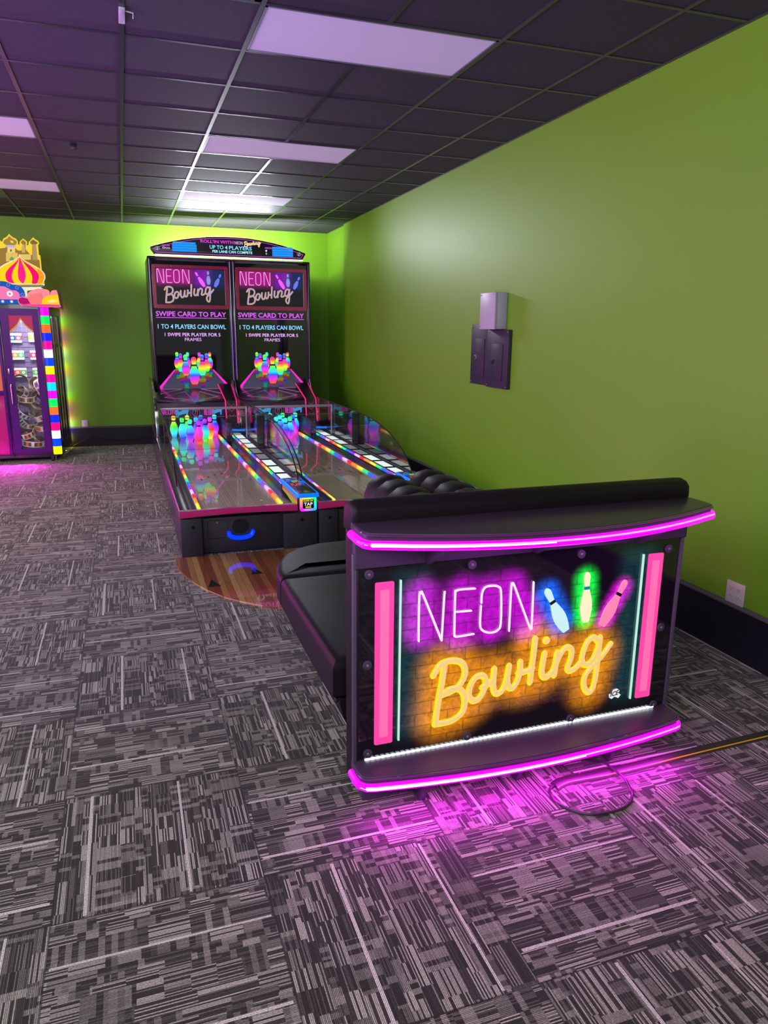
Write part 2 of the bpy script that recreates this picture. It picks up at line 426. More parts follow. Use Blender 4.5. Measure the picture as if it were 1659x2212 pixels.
def smooth_pts(pts, sub=5, closed=False):
    P_ = [Vector(p) for p in pts]; n = len(P_); out = []
    rng = range(n if closed else n - 1)
    for i in rng:
        p0 = P_[(i - 1) % n] if (closed or i > 0) else P_[0]
        p1 = P_[i]; p2 = P_[(i + 1) % n]; p3 = P_[(i + 2) % n] if (closed or i + 2 < n) else P_[-1]
        for k in range(sub):
            t = k / sub
            out.append(0.5 * ((2 * p1) + (-p0 + p2) * t + (2 * p0 - 5 * p1 + 4 * p2 - p3) * t * t + (-p0 + 3 * p1 - 3 * p2 + p3) * t ** 3))
    if not closed: out.append(P_[-1])
    return [tuple(p) for p in out]
def tube(bm, pts, r, n=8, closed=False, mi=0, flatten=None):
    P_ = [Vector(p) for p in pts]; N = len(P_); rings = []
    up = None
    for i in range(N):
        if closed: d = P_[(i + 1) % N] - P_[i - 1]
        else: d = P_[min(i + 1, N - 1)] - P_[max(i - 1, 0)]
        if d.length < 1e-9: d = Vector((0, 0, 1))
        d.normalize()
        if up is None:
            up = Vector((0, 0, 1)) if abs(d.z) < 0.9 else Vector((1, 0, 0))
        s = d.cross(up)
        if s.length < 1e-6: s = d.orthogonal()
        s.normalize(); up = s.cross(d).normalized()
        rr = r[i] if isinstance(r, (list, tuple)) else r
        rings.append([bm.verts.new(P_[i] + (s * math.cos(2 * PI * k / n) + up * math.sin(2 * PI * k / n)) * rr) for k in range(n)])
    M = N if closed else N - 1
    for i in range(M):
        a, b_ = rings[i], rings[(i + 1) % N]
        for k in range(n):
            f = bm.faces.new((a[k], a[(k + 1) % n], b_[(k + 1) % n], b_[k])); f.material_index = mi
    if not closed:
        for rg in (rings[0], rings[-1]):
            f = bm.faces.new(rg); f.material_index = mi
    return bm
def ribbon(bm, pts, w, d, T, n=10, mi=0, taper=True):
    """rounded flat stroke lying in a plane: in-plane half width w, depth half d; pts 2D"""
    P_ = [Vector(p) for p in pts]; N = len(P_); rings = []
    def ring(c, nn, ww, dd, ax=None, off=0.0):
        return [bm.verts.new(T(*(c + nn * ww * math.cos(2 * PI * k / n)), dd * math.sin(2 * PI * k / n))) for k in range(n)]
    dirs = []
    for i in range(N):
        t = P_[min(i + 1, N - 1)] - P_[max(i - 1, 0)]
        if t.length < 1e-9: t = Vector((1, 0))
        dirs.append(t.normalized())
    ws = w if isinstance(w, (list, tuple)) else [w] * N
    nn0 = Vector((-dirs[0].y, dirs[0].x)); nn1 = Vector((-dirs[-1].y, dirs[-1].x))
    seq = []
    for a in (80, 50, 25): seq.append((P_[0] - dirs[0] * ws[0] * math.sin(math.radians(a)), nn0, ws[0] * math.cos(math.radians(a))))
    for i in range(N): seq.append((P_[i], Vector((-dirs[i].y, dirs[i].x)), ws[i]))
    for a in (25, 50, 80): seq.append((P_[-1] + dirs[-1] * ws[-1] * math.sin(math.radians(a)), nn1, ws[-1] * math.cos(math.radians(a))))
    for (c, nn, ww) in seq: rings.append(ring(c, nn, ww, d))
    for i in range(len(rings) - 1):
        for k in range(n):
            f = bm.faces.new((rings[i][k], rings[i][(k + 1) % n], rings[i + 1][(k + 1) % n], rings[i + 1][k])); f.material_index = mi
    for rg in (rings[0], rings[-1]):
        f = bm.faces.new(rg); f.material_index = mi
    return bm
def lathe(bm, prof, c=(0, 0, 0), n=20, mi=0):
    rings = []
    for (r, z) in prof:
        rings.append([bm.verts.new((c[0] + r * math.cos(2 * PI * k / n), c[1] + r * math.sin(2 * PI * k / n), c[2] + z)) for k in range(n)])
    for i in range(len(rings) - 1):
        for k in range(n):
            f = bm.faces.new((rings[i][k], rings[i][(k + 1) % n], rings[i + 1][(k + 1) % n], rings[i + 1][k])); f.material_index = mi
    for rg in (rings[0], rings[-1]):
        f = bm.faces.new(rg); f.material_index = mi
    return bm
def disc(bm, c, r, T, a0, a1, n=20, mi=0, bev=0.0):
    return prism(bm, [(c[0] + r * math.cos(2 * PI * k / n), c[1] + r * math.sin(2 * PI * k / n)) for k in range(n)], T, a0, a1, bev, 0, mi=mi)
def textmesh(name, s, T, x0, x1, z0, z1, depth, mat, parent, weight=0.0, shear=0.0, slope=0.0):
    """lettering fitted into the rectangle x0..x1, z0..z1 (slope lifts the right end)"""
    cu = bpy.data.curves.new(name, 'FONT'); cu.body = s; cu.offset = weight; cu.shear = shear; cu.resolution_u = 3; cu.extrude = 0.02
    cu.align_x = 'LEFT'
    to = bpy.data.objects.new(name, cu); COL.objects.link(to)
    bpy.context.view_layer.update()
    me = bpy.data.meshes.new_from_object(to.evaluated_get(bpy.context.evaluated_depsgraph_get()))
    bpy.data.objects.remove(to); bpy.data.curves.remove(cu)
    xs = [v.co.x for v in me.vertices]; ys = [v.co.y for v in me.vertices]
    ax, bx, ay, by = min(xs), max(xs), min(ys), max(ys)
    for v in me.vertices:
        tx = (v.co.x - ax) / (bx - ax); ty = (v.co.y - ay) / (by - ay); a = -depth if v.co.z > 0 else 0.0
        x = x0 + (x1 - x0) * tx; z = z0 + (z1 - z0) * ty + slope * (x - x0)
        v.co = T(x, z, a)
    me.materials.append(mat)
    o = bpy.data.objects.new(name, me); COL.objects.link(o)
    if parent: o.parent = parent
    return o
def vcol(o, fn):
    me = o.data; at = me.color_attributes.new('Col', 'FLOAT_COLOR', 'CORNER')
    for lp in me.loops: at.data[lp.index].color = (*fn(me.vertices[lp.vertex_index].co), 1)
def hsv(h, s, v):
    import colorsys
    return colorsys.hsv_to_rgb(h % 1, s, v)
def affine(pts, x0, x1, z0, z1):
    """unit-square lettering -> rectangle"""
    return [(x0 + (x1 - x0) * p[0], z0 + (z1 - z0) * p[1]) for p in pts]
# ------------------------------------------------------------------ sign lettering, in metres on the bench sign (x, z)
NEON_S = [[(0.917, 0.58), (0.916, 0.611), (0.916, 0.751), (0.923, 0.757), (0.93, 0.751), (1, 0.583), (1.004, 0.576), (1.006, 0.584), (1.011, 0.74), (1.012, 0.751)],
          [(1.129, 0.753), (1.109, 0.754), (1.071, 0.755), (1.056, 0.751), (1.053, 0.74), (1.055, 0.593), (1.058, 0.58), (1.069, 0.576), (1.131, 0.578)],
          [(1.063, 0.672), (1.117, 0.67)],
          [(1.158, 0.696), (1.159, 0.73), (1.17, 0.752), (1.196, 0.756), (1.223, 0.75), (1.236, 0.726), (1.241, 0.607), (1.229, 0.58), (1.202, 0.574), (1.172, 0.584), (1.157, 0.608), (1.157, 0.683)],
          [(1.277, 0.572), (1.277, 0.742), (1.283, 0.752), (1.291, 0.743), (1.362, 0.579), (1.368, 0.572), (1.372, 0.581), (1.369, 0.751)]]
BOW_S = [[(0.979, 0.437), (0.999, 0.47), (1.021, 0.483), (1.059, 0.484), (1.092, 0.469), (1.105, 0.436), (1.095, 0.398), (1.064, 0.368), (1.016, 0.354)],
         [(1.021, 0.479), (1.014, 0.411), (1, 0.323), (0.991, 0.24)],
         [(1.016, 0.354), (1.05, 0.372), (1.087, 0.364), (1.105, 0.335), (1.106, 0.288), (1.087, 0.258), (1.048, 0.241), (0.991, 0.24)],
         [(1.145, 0.308), (1.125, 0.328), (1.127, 0.367), (1.148, 0.402), (1.177, 0.407), (1.192, 0.382), (1.185, 0.345), (1.165, 0.315), (1.145, 0.308)],
         [(1.179, 0.359), (1.202, 0.368), (1.223, 0.385)],
         [(1.225, 0.426), (1.223, 0.385), (1.225, 0.348), (1.237, 0.324), (1.259, 0.33), (1.276, 0.364), (1.287, 0.429)],
         [(1.287, 0.429), (1.282, 0.383), (1.288, 0.345), (1.305, 0.336), (1.324, 0.359), (1.334, 0.401), (1.334, 0.438)],
         [(1.329, 0.394), (1.355, 0.395), (1.386, 0.405)],
         [(1.392, 0.525), (1.389, 0.46), (1.384, 0.407), (1.381, 0.348)],
         [(1.437, 0.459), (1.431, 0.413), (1.43, 0.377), (1.442, 0.359), (1.463, 0.365), (1.484, 0.396), (1.492, 0.452)],
         [(1.494, 0.455), (1.49, 0.405), (1.486, 0.361)],
         [(1.487, 0.399), (1.51, 0.449), (1.533, 0.471), (1.556, 0.457), (1.555, 0.422), (1.544, 0.383), (1.556, 0.369), (1.581, 0.378), (1.608, 0.404)],
         [(1.672, 0.479), (1.652, 0.496), (1.625, 0.48), (1.609, 0.435), (1.608, 0.401), (1.628, 0.383), (1.656, 0.401), (1.675, 0.446), (1.683, 0.491)],
         [(1.683, 0.491), (1.681, 0.418), (1.676, 0.322), (1.664, 0.271), (1.644, 0.265), (1.625, 0.295), (1.627, 0.336), (1.659, 0.376), (1.697, 0.409), (1.734, 0.457)]]
DOT_C = [(1.439, 0.511)][0]
def pinshape(base, top, wid, seg=10):
    """2D bowling pin outline and neck band from base to top"""
    b0 = Vector(base); t0 = Vector(top); ax = (t0 - b0); L = ax.length; ax.normalize(); nx = Vector((ax.y, -ax.x))
    prof = [(0, .50), (.02, .58), (.12, .80), (.24, .97), (.33, 1.0), (.44, .92), (.55, .70), (.64, .50), (.70, .43), (.76, .42), (.83, .48), (.89, .53), (.94, .50), (.98, .33), (1.0, .12)]
    w = wid / 2
    ol = [tuple(b0 + ax * L * h + nx * w * r) for h, r in prof] + [tuple(b0 + ax * L * h - nx * w * r) for h, r in reversed(prof)]
    band = [tuple(b0 + ax * L * h + nx * w * r) for h, r in ((.665, .47), (.725, .44))] + [tuple(b0 + ax * L * h - nx * w * r) for h, r in ((.725, .44), (.665, .47))]
    return ol, band
PIN3 = [([(1.524, 0.539), (1.425, 0.719)], 0.053), ([(1.608, 0.563), (1.6, 0.767)], 0.050), ([(1.683, 0.539), (1.78, 0.717)], 0.052)]
BLOBS = [
  # x0,x1,z0,z1,soft,slope,colour,amp
  ([(0.864, 0.534)][0][0], [(0.913, 0.527)][0][0], 0.24, 0.80, 0.10, 0.0, (0.0, 0.13, 0.15), 0.22),
  ([(1.798, 0.607)][0][0], [(1.875, 0.39)][0][0], 0.24, 0.80, 0.10, 0.0, (0.0, 0.13, 0.15), 0.22),
]
def seg2(*pp): return [(*pp[i], *pp[i + 1]) for i in range(0, len(pp), 2)]
CAPS = [
  (seg2(*[(0.927, 0.739), (0.93, 0.612), (1.082, 0.734), (1.075, 0.593), (1.195, 0.721), (1.201, 0.602), (1.281, 0.731), (1.353, 0.595)]), 0.032, 0.080, (0.50, 0.0, 0.58), 0.9),
  (seg2(*[(1.016, 0.456), (1.002, 0.263), (1.08, 0.439), (1.08, 0.283), (1.155, 0.383), (1.151, 0.331), (1.235, 0.396), (1.326, 0.356), (1.393, 0.499), (1.385, 0.367), (1.438, 0.459), (1.436, 0.386), (1.512, 0.429), (1.564, 0.407), (1.647, 0.464), (1.631, 0.398), (1.681, 0.418), (1.648, 0.284)]), 0.034, 0.120, (0.95, 0.31, 0.0), 0.74),
  (seg2(*[(1.435, 0.695), (1.5, 0.577)]), 0.020, 0.070, (0.0, 0.14, 1.0), 0.9),
  (seg2(*[(1.6, 0.735), (1.606, 0.583)]), 0.018, 0.062, (0.0, 0.9, 0.06), 1.1),
  (seg2(*[(1.771, 0.684), (1.701, 0.565)]), 0.012, 0.060, (0.75, 0.0, 0.75), 1.0),
]
allp = [p for s in BOW_S for p in s]
bx0, bx1, bz0, bz1 = min(p[0] for p in allp), max(p[0] for p in allp), min(p[1] for p in allp), max(p[1] for p in allp)
UBOW = [[((p[0] - bx0) / (bx1 - bx0), (p[1] - bz0) / (bz1 - bz0)) for p in s] for s in BOW_S]
UDOT = ((DOT_C[0] - bx0) / (bx1 - bx0), (DOT_C[1] - bz0) / (bz1 - bz0))
UNEON = [[(0, 0), (0, .96), (.02, 1), (.05, .96), (.155, .04), (.18, 0), (.2, .05), (.2, 1)],
         [(.45, 1), (.33, 1), (.295, .93), (.295, .07), (.33, 0), (.45, 0)], [(.31, .5), (.42, .5)],
         [(.52, .8), (.54, .93), (.6, 1), (.66, .96), (.69, .8), (.69, .2), (.66, .04), (.6, 0), (.54, .06), (.52, .2), (.52, .8)],
         [(.8, 0), (.8, .96), (.815, 1), (.84, .95), (.965, .05), (.985, 0), (1, .05), (1, 1)]]

# ------------------------------------------------------------------ shared materials
BLACK = P('black_satin_panel', (0.012, 0.011, 0.016), 0.38)
BLACKM = P('black_textured_metal', (0.013, 0.012, 0.018), 0.6, nscale=300, bump=0.4)
VINYL = P('black_vinyl', (0.013, 0.009, 0.015), 0.48, nscale=420, bump=0.12, spec=0.20)
CHROME = P('chrome', (0.75, 0.72, 0.75), 0.14, 1.0)
STEEL = P('brushed_steel', (0.45, 0.43, 0.47), 0.35, 0.9)
DARKGLOSS = P('dark_gloss_glass', (0.006, 0.006, 0.010), 0.03, coat=1.0)
GLASS = mat_glass()
CABGLASS = mat_glass('window_glass', (0.96, 0.96, 0.97), 0.06)
LEDM = P('magenta_led_tube', (0.5, 0.02, 0.5), 0.3, emit=(0.80, 0.0, 0.85), es=0.95)
LEDC = P('led_core', (1, .8, 1), 0.3, emit=(1.0, 0.30, 1.0), es=1.3)
LEDCL = P('led_glow_bright', (1, .8, 1), 0.3, emit=(1.0, 0.72, 1.0), es=3.0)
LEDW = P('white_led', (1, 1, 1), 0.3, emit=(0.9, 1.0, 1.0), es=3.0)
NEONP = P('pink_white_neon', (1, .8, .9), 0.3, emit=(0.90, 0.60, 0.74), es=1.0)
SCRIPT_FACE = P('cream_script_face', (1, .8, .4), 0.3, emit=(0.66, 0.45, 0.14), es=1.0)
SCRIPT_EDGE = P('yellow_script_edge', (1, .8, .1), 0.3, emit=(0.85, 0.60, 0.01), es=1.0)
BLUELED = P('blue_led_plastic', (0.0, 0.1, 0.9), 0.3, emit=(0.0, 0.03, 1.0), es=1.1)
BLUETRIM = P('blue_lit_trim', (0.0, 0.15, 0.9), 0.3, emit=(0.0, 0.17, 0.95), es=0.85)
REDLED = P('pink_red_led', (0.8, 0.0, 0.2), 0.3, emit=(0.85, 0.01, 0.18), es=1.0)
VC = mat_vc('backlit_print', 0.9, 0.2, 0.0)
VCD = mat_vc('printed_graphic', 0.22, 0.4)
PAPER = mat_vc('printed_sheet', 0.10, 0.6)

# ------------------------------------------------------------------ the room
H = 3.089
def wx(y): return 2.895 + 0.0095 * y
bm = B(); poly(bm, [(-7, -3.5, 0), (3.4, -3.5, 0), (3.4, 11.6, 0), (-7, 11.6, 0)])
struct('floor', bm, mat_carpet())
WALL = mat_wall(0.30)
bm = B()
prism(bm, [(wx(-3.5), -3.5), (wx(10.38), 10.38), (wx(10.38) + .004, 10.395), (wx(10.38) + .015, 10.40), (3.6, 10.40), (3.6, -3.5)], TXY(0), 0, 3.3)
box(bm, (3.035, 10.39, 0), (3.6, 11.6, 3.3))
struct('wall_right', bm, WALL)
bm = B(); box(bm, (-7, 11.40, 0), (3.04, 11.6, 3.3)); struct('wall_back', bm, mat_wall(0.0))
TILE = mat_ceiling_tile()
bm = B()
X0, Y0, TS = 0.1012, 4.3788, 0.6096
GRID = P('black_ceiling_grid', (0.050, 0.045, 0.070), 0.26, 0.3)
fix = {}     # grid cells taken by light panels / vents
for (i, j) in ((1, -1), (1, 3), (1, 7), (-3, 3), (-3, 7), (-3, -1)):
    fix[(i, j)] = fix[(i + 1, j)] = 1
for c in ((0, -2), (-3, 8)): fix[c] = 1
for i in range(-12, 6):
    for j in range(-13, 12):
        if (i, j) in fix: continue
        xa, xb = X0 + i * TS + .003, X0 + (i + 1) * TS - .003; ya, yb = Y0 + j * TS + .003, Y0 + (j + 1) * TS - .003
        if xa > 3.03: continue
        xb = min(xb, 3.3); yb = min(yb, 11.6)
        if ya >= 11.5: continue
        box(bm, (xa, ya, H + 0.004), (xb, yb, H + 0.02))
struct('ceiling', bm, TILE)
bm = B(); box(bm, (-7.4, -3.7, H + .10), (3.6, 11.7, H + .2)); struct('ceiling_deck', bm, BLACK)
bm = B()
for i in range(-12, 6):
    x = X0 + i * TS
    if x < 3.0:
        segs = [(-3.5, 11.4)]
        if i in (2, -2):                   # no bar across the middle of a light panel
            segs = [(-3.5, Y0 - TS), (Y0, Y0 + 3 * TS), (Y0 + 4 * TS, Y0 + 7 * TS), (Y0 + 8 * TS, 11.4)]
        for (a, b_) in segs: box(bm, (x - .012, a, H - .001), (x + .012, b_, H + .006))
for j in range(-12, 12):
    y = Y0 + j * TS
    box(bm, (-7, y - .012, H), (2.99 if y < 10.4 else 3.03, y + .012, H + .0055))
for k in range(14):
    pass
struct('trim_ceiling_grid', bm, GRID)
bm = B(); prism(bm, [(wx(-3.5) - .022, -3.5), (wx(10.39) - .022, 10.39), (wx(10.39) + .01, 10.39), (wx(-3.5) + .01, -3.5)], TXY(0), H - .002, H + .006)
box(bm, (-7, 11.38, H - .002), (3.04, 11.41, H + .006)); box(bm, (3.01, 10.39, H - .002), (3.05, 11.4, H + .006))
struct('trim_wall_angle', bm, GRID)
NAVY = P('dark_baseboard', (0.012, 0.010, 0.022), 0.30, nscale=30, noise=0.3)
BCAP = P('baseboard_cap', (0.10, 0.085, 0.10), 0.35)
def baseboard(name, path):
    """path: two points; board stands on the room side (left of the direction)"""
    a, b_ = Vector(path[0]), Vector(path[1]); d = (b_ - a).normalized(); nrm = Vector((-d.y, d.x))
    bm = B()
    prof = [(0, 0), (.014, 0), (.013, .262), (.020, .266), (.020, .274), (.010, .284), (0, .286)]
    r = []
    for p in (a, b_): r.append([bm.verts.new((p.x + nrm.x * u, p.y + nrm.y * u, v)) for u, v in prof])
    n = len(prof)
    for i in range(n):
        f = bm.faces.new((r[0][i], r[0][(i + 1) % n], r[1][(i + 1) % n], r[1][i])); f.material_index = 1 if i in (2, 3, 4, 5) else 0
    bm.faces.new(r[0]); bm.faces.new(r[1])
    o = link(name, bm, [NAVY, BCAP], smooth=False); o['kind'] = 'structure'
baseboard('baseboard_right', [(wx(-3.4), -3.4), (wx(10.38), 10.38)])
baseboard('baseboard_back', [(3.03, 11.40), (-7, 11.40)])

# ------------------------------------------------------------------ ceiling light panels and vents
DIFF = P('light_diffuser', (0.64, 0.60, 0.70), 0.9, nscale=400, noise=0.03, bump=0.1, emit=(0.62, 0.52, 0.80), es=0.16)
DIFF2 = P('light_diffuser_far', (0.70, 0.70, 0.78), 0.45, nscale=400, noise=0.03)
LFR = P('light_trim', (0.20, 0.18, 0.24), 0.4)
def ceiling_light(i, j, label):
    t = thing('ceiling_light', label, 'ceiling light', (X0 + (i + 1) * TS, Y0 + (j + .5) * TS, H), group='light panels in the dark ceiling')
    bm = B(); hx, hy = TS - .014, TS / 2 - .014
    o = rrect(-hx, hx, -hy, hy, .002, 1)
    for (a, b_) in (((-hx, -hy), (hx, -hy + .012)), ((-hx, hy - .012), (hx, hy)), ((-hx, -hy), (-hx + .012, hy)), ((hx - .012, -hy), (hx, hy))):
        box(bm, (a[0], a[1], -.001), (b_[0], b_[1], .05))
    box(bm, (-hx, -hy, .05), (hx, hy, .055))
    link('frame', bm, LFR, t, smooth=False)
    bm = B(); box(bm, (-hx + .012, -hy + .012, .003), (hx - .012, hy - .012, .008)); link('diffuser', bm, DIFF, t, smooth=False)
ceiling_light(1, -1, 'largest lavender ceiling light panel, nearest above the neon sign bench')
ceiling_light(1, 3, 'lavender ceiling light panel in the middle of the row above the bowling lanes')
ceiling_light(1, 7, 'pale blue-white ceiling light panel just before the bowling machines')
ceiling_light(-3, 3, 'pink-white ceiling light panel cut by the left edge, the nearer of two')
ceiling_light(-3, 7, 'warm white ceiling light panel above the prize machine at the left edge')
def vent(i, j, label):
    t = thing('ceiling_vent', label, 'air vent', (X0 + (i + .5) * TS, Y0 + (j + .5) * TS, H))
    bm = B(); h = TS / 2 - .014
    for (a, b_) in (((-h, -h), (h, -h + .03)), ((-h, h - .03), (h, h)), ((-h, -h), (-h + .03, h)), ((h - .03, -h), (h, h))):
        box(bm, (a[0], a[1], 0), (b_[0], b_[1], .03))
    box(bm, (-h, -h, .04), (h, h, .045)); link('vent_frame', bm, GRID, t, smooth=False)
    bm = B()
    for k in range(18): box(bm, (-h + .03, -h + .045 + k * .029, .002), (h - .03, -h + .052 + k * .029, .026))
    link('slats', bm, P('vent_slats', (.12, .12, .13), .4, .5), t, smooth=False)
vent(0, -2, 'black slatted ceiling vent at the top edge beside the largest light panel')
vent(-3, 8, 'dark slatted ceiling vent behind the warm white light panel at the left')
bm = B(); box(bm, (X0 - .014, 4.02, H - .012), (X0 + .014, 4.20, H - .0015), .002); tube(bm, [(X0 + .01, 4.05, H - .006), (X0 + .05, 4.05, H - .012), (X0 + .05, 4.09, H - .02)], .003, 6)
tag(link('grid_clip', bm, P('white_clip', (.6, .58, .62), .5)), 'small white clip with a wire hook on the ceiling bar', 'clip')
bm = B(); box(bm, (-.29, 6.86, H - .045), (-.24, 6.875, H - .0005), .002)
tag(link('hanging_clip', bm, BLACK), 'tiny black clip hanging between two dark ceiling tiles', 'clip')

# ------------------------------------------------------------------ electrical boxes and outlets
def on_wall(y): return wx(y)
PUR = P('dark_purple_metal', (0.034, 0.022, 0.048), 0.42, nscale=200, bump=0.1)
def panel(y0, y1, z0, z1, dep, label, latchcol):
    yc = (y0 + y1) / 2; X = wx(yc)
    t = thing('breaker_panel', label, 'electrical panel', (X, yc, z0))
    h = z1 - z0; hw = (y1 - y0) / 2
    bm = B(); box(bm, (-dep, -hw, 0), (-.0025, hw, h), .003)
    body = link('panel_cover', bm, PUR, t)
    bm = B(); box(bm, (-dep - .006, -hw * .52, h * .13), (-dep + .004, hw * .50, h * .76), .002); d = link('panel_door', bm, PUR, t)
    bm = B(); box(bm, (-dep - .012, hw * .26, h * .42), (-dep - .004, hw * .48, h * .49), .002); l = link('latch', bm, latchcol, d)
    bm = B(); box(bm, (-dep - .014, hw * .32, h * .43), (-dep - .011, hw * .42, h * .475)); link('latch_slot', bm, BLACK, d)
    for (a, b_) in ((-.9, .04), (.9, .04), (-.9, .96), (.9, .96)):
        bm = B(); lathe(bm, [(.001, 0), (.007, 0), (.006, .003), (.002, .004)], n=10)
        s = link('screw', bm, STEEL, t, loc=(-dep, hw * a, h * b_)); s.rotation_euler = (0, -PI / 2, 0)
panel(5.745, 6.10, 1.205, 1.72, .012, 'left dark purple breaker panel with silver latch, flush on the green wall', STEEL)
panel(5.365, 5.735, 1.20, 1.672, .035, 'right dark purple breaker panel with black latch below the grey box', BLACK)
t = thing('junction_box', 'light grey electrical box mounted above the right breaker panel', 'electrical box', (wx(5.6), 5.60, 1.677))
GREYB = P('light_grey_enamel', (0.46, 0.43, 0.50), 0.4)
bm = B(); box(bm, (-.098, -.13, 0), (-.0025, .13, .285), .006); link('box_body', bm, GREYB, t)
bm = B(); box(bm, (-.118, -.134, -.003), (-.097, .134, .288), .006); ld = link('box_lid', bm, GREYB, t)
for (a, b_) in ((.115, .02), (.115, .27), (-.115, .27)):
    bm = B(); lathe(bm, [(.001, 0), (.006, 0), (.005, .003)], n=10); s = link('screw', bm, STEEL, ld, loc=(-.1175, a, b_)); s.rotation_euler = (0, -PI / 2, 0)
OUT = P('white_outlet_plastic', (0.60, 0.56, 0.60), 0.35); OUTS = P('outlet_slot', (.05, .05, .06), .5)
def socket(bm, bs, cy, cz, T):
    prism(bm, [(cy + .0165 * math.cos(a * PI / 10), cz + max(-.0135, min(.0135, .0165 * math.sin(a * PI / 10)))) for a in range(20)], T, 0, .003)
    for dy in (-.006, .006): prism(bs, [(cy + dy - .001, cz - .001), (cy + dy + .001, cz - .001), (cy + dy + .001, cz + .007), (cy + dy - .001, cz + .007)], T, 0.0005, .0036)
    prism(bs, [(cy + .002 * math.cos(a), cz - .007 + .002 * math.sin(a)) for a in (0, 1, 2, 3, 4, 5)], T, 0.0005, .0036)
t = thing('wall_outlet', 'white four-socket wall outlet on the green wall at right, above the baseboard', 'outlet', (wx(2.805), 2.805, .28))
bm = B(); box(bm, (-.008, -.06, 0), (-.001, .06, .12), .002); link('cover_plate', bm, OUT, t)
for dy in (-.023, .023):
    for dz in (.04, .08):
        bm = B(); bs = B(); socket(bm, bs, dy, dz, lambda u, v, a: (-.0075 - a, u, v)); s = link('socket', bm, OUT, t); link('slots', bs, OUTS, s)
t = thing('wall_outlet', 'small white double outlet on the back wall beside the prize machine', 'outlet', (-.60, 11.40, .26))
bm = B(); box(bm, (-.038, -.008, 0), (.038, -.0005, .118), .002); link('cover_plate', bm, OUT, t)
for dz in (.038, .08):
    bm = B(); bs = B(); socket(bm, bs, 0, dz, lambda u, v, a: (u, -.0075 - a, v)); s = link('socket', bm, OUT, t); link('slots', bs, OUTS, s)
bm = B(); tube(bm, smooth_pts([(-.78, 11.36, .02), (-.65, 11.365, .08), (-.55, 11.37, .125), (-.42, 11.37, .115), (-.25, 11.37, .085), (-.05, 11.37, .075), (.15, 11.37, .09), (.33, 11.37, .12)], 5), .006, 6)
tag(link('power_cord', bm, BLACK), 'thin black cord running along the back baseboard', 'cord')

# ------------------------------------------------------------------ the bench with the neon sign end panel
L0 = Vector((1.36, 2.9, 0))
bench = thing('bowling_bench', 'black vinyl double-sided bench with lit neon bowling sign on its end panel', 'bench', L0)
NL = -L0
def part(name, bm, mat, parent=None, smooth=True):
    """part of the bench: world coordinates, offset back to the bench's base"""
    if parent is None: return link(name, bm, mat, bench, smooth, loc=NL)
    return link(name, bm, mat, parent, smooth)
XL, XR = 0.678, 2.035
bm = B(); box(bm, (XL, 2.262, .035), (XR, 2.352, 1.02), .012, 3); part('end_panel', bm, VINYL)
# rolled cushion along the top
bm = B()
prof = [(2.235, 1.035), (2.238, 1.075), (2.255, 1.092), (2.285, 1.100), (2.325, 1.093), (2.352, 1.070), (2.360, 1.03), (2.360, .98), (2.262, .98), (2.25, 1.01)]
prism(bm, prof, TYZ(XL - .008), 0, XR - XL + .016, .022, .022); part('top_roll', bm, VINYL)
# sign board: frame, backlit print
bm = B(); box(bm, (XL + .008, 2.25, .14), (XR - .004, 2.265, .90), .002); sb = part('sign_board', bm, BLACK)
bm = B(); poly(bm, [(XL + .018, 2.2475, .148), (XR - .016, 2.2475, .148), (XR - .016, 2.2475, .872), (XL + .018, 2.2475, .872)])
part('sign_print', bm, mat_sign_print(), sb, smooth=False)
for (xa_, xb_) in ((XR - .010, XR + .006), (XL - .004, XL + .010)):
    bm = B(); box(bm, (xa_, 2.243, .14), (xb_, 2.262, .92), .003); part('edge_moulding', bm, P('grey_purple_edge', (.075, .065, .095), .35))
bm = B(); box(bm, (XL, 2.228, .872), (XR, 2.264, 1.005), .003); part('header_board', bm, P('purple_black_metal', (.045, .030, .065), .55, nscale=300, bump=.4))
PINKB = P('pink_backlit_bar', (0.8, 0.1, 0.4), 0.25, emit=(0.76, 0.045, 0.28), es=1.0, nscale=5, noise=.02)
PINKC = P('pink_backlit_bar_centre', (0.9, 0.3, 0.5), 0.25, emit=(0.76, 0.115, 0.32), es=1.0)
for (xa, xb) in ((.754, .823), (1.878, 1.948)):
    bm = B(); prism(bm, rrect(xa, xb, .196, .812, .006, 3), TXZ(2.2425), 0, .006, .001); pb = part('pink_light_bar', bm, PINKB, sb)
    bm = B(); prism(bm, rrect(xa + .018, xb - .018, .225, .785, .004, 3), TXZ(2.2418), 0, .003, .0006); part('bar_centre', bm, PINKC, sb)
MINT = P('mint_neon_line', (.6, 1, .9), .3, emit=(0.36, 0.62, 0.52), es=1.0)
for xx in (.846, 1.851):
    bm = B(); box(bm, (xx - .0035, 2.238, .20), (xx + .0035, 2.246, .815), .0015); part('neon_line', bm, MINT, sb)
bm = B()
for s in NEON_S: ribbon(bm, smooth_pts(s, 6) if len(s) > 2 else s, .0042, .004, TXZ(2.2415), 8)
part('neon_word', bm, NEONP, sb)
bm = B()
BW = .0135
for s in BOW_S:
    ribbon(bm, smooth_pts([(p[0] - .002, p[1] - .001) for p in s], 6), BW, .003, TXZ(2.2425), 8)
disc(bm, DOT_C, .0155, TXZ(2.2395), 0, .006)
part('script_edge', bm, SCRIPT_EDGE, sb)
bm = B()
for s in BOW_S: ribbon(bm, smooth_pts([(p[0] + .0015, p[1] + .001) for p in s], 6), BW * .66, .0045, TXZ(2.2395), 8)
disc(bm, DOT_C, .011, TXZ(2.235), 0, .006)
part('script_word', bm, SCRIPT_FACE, sb)
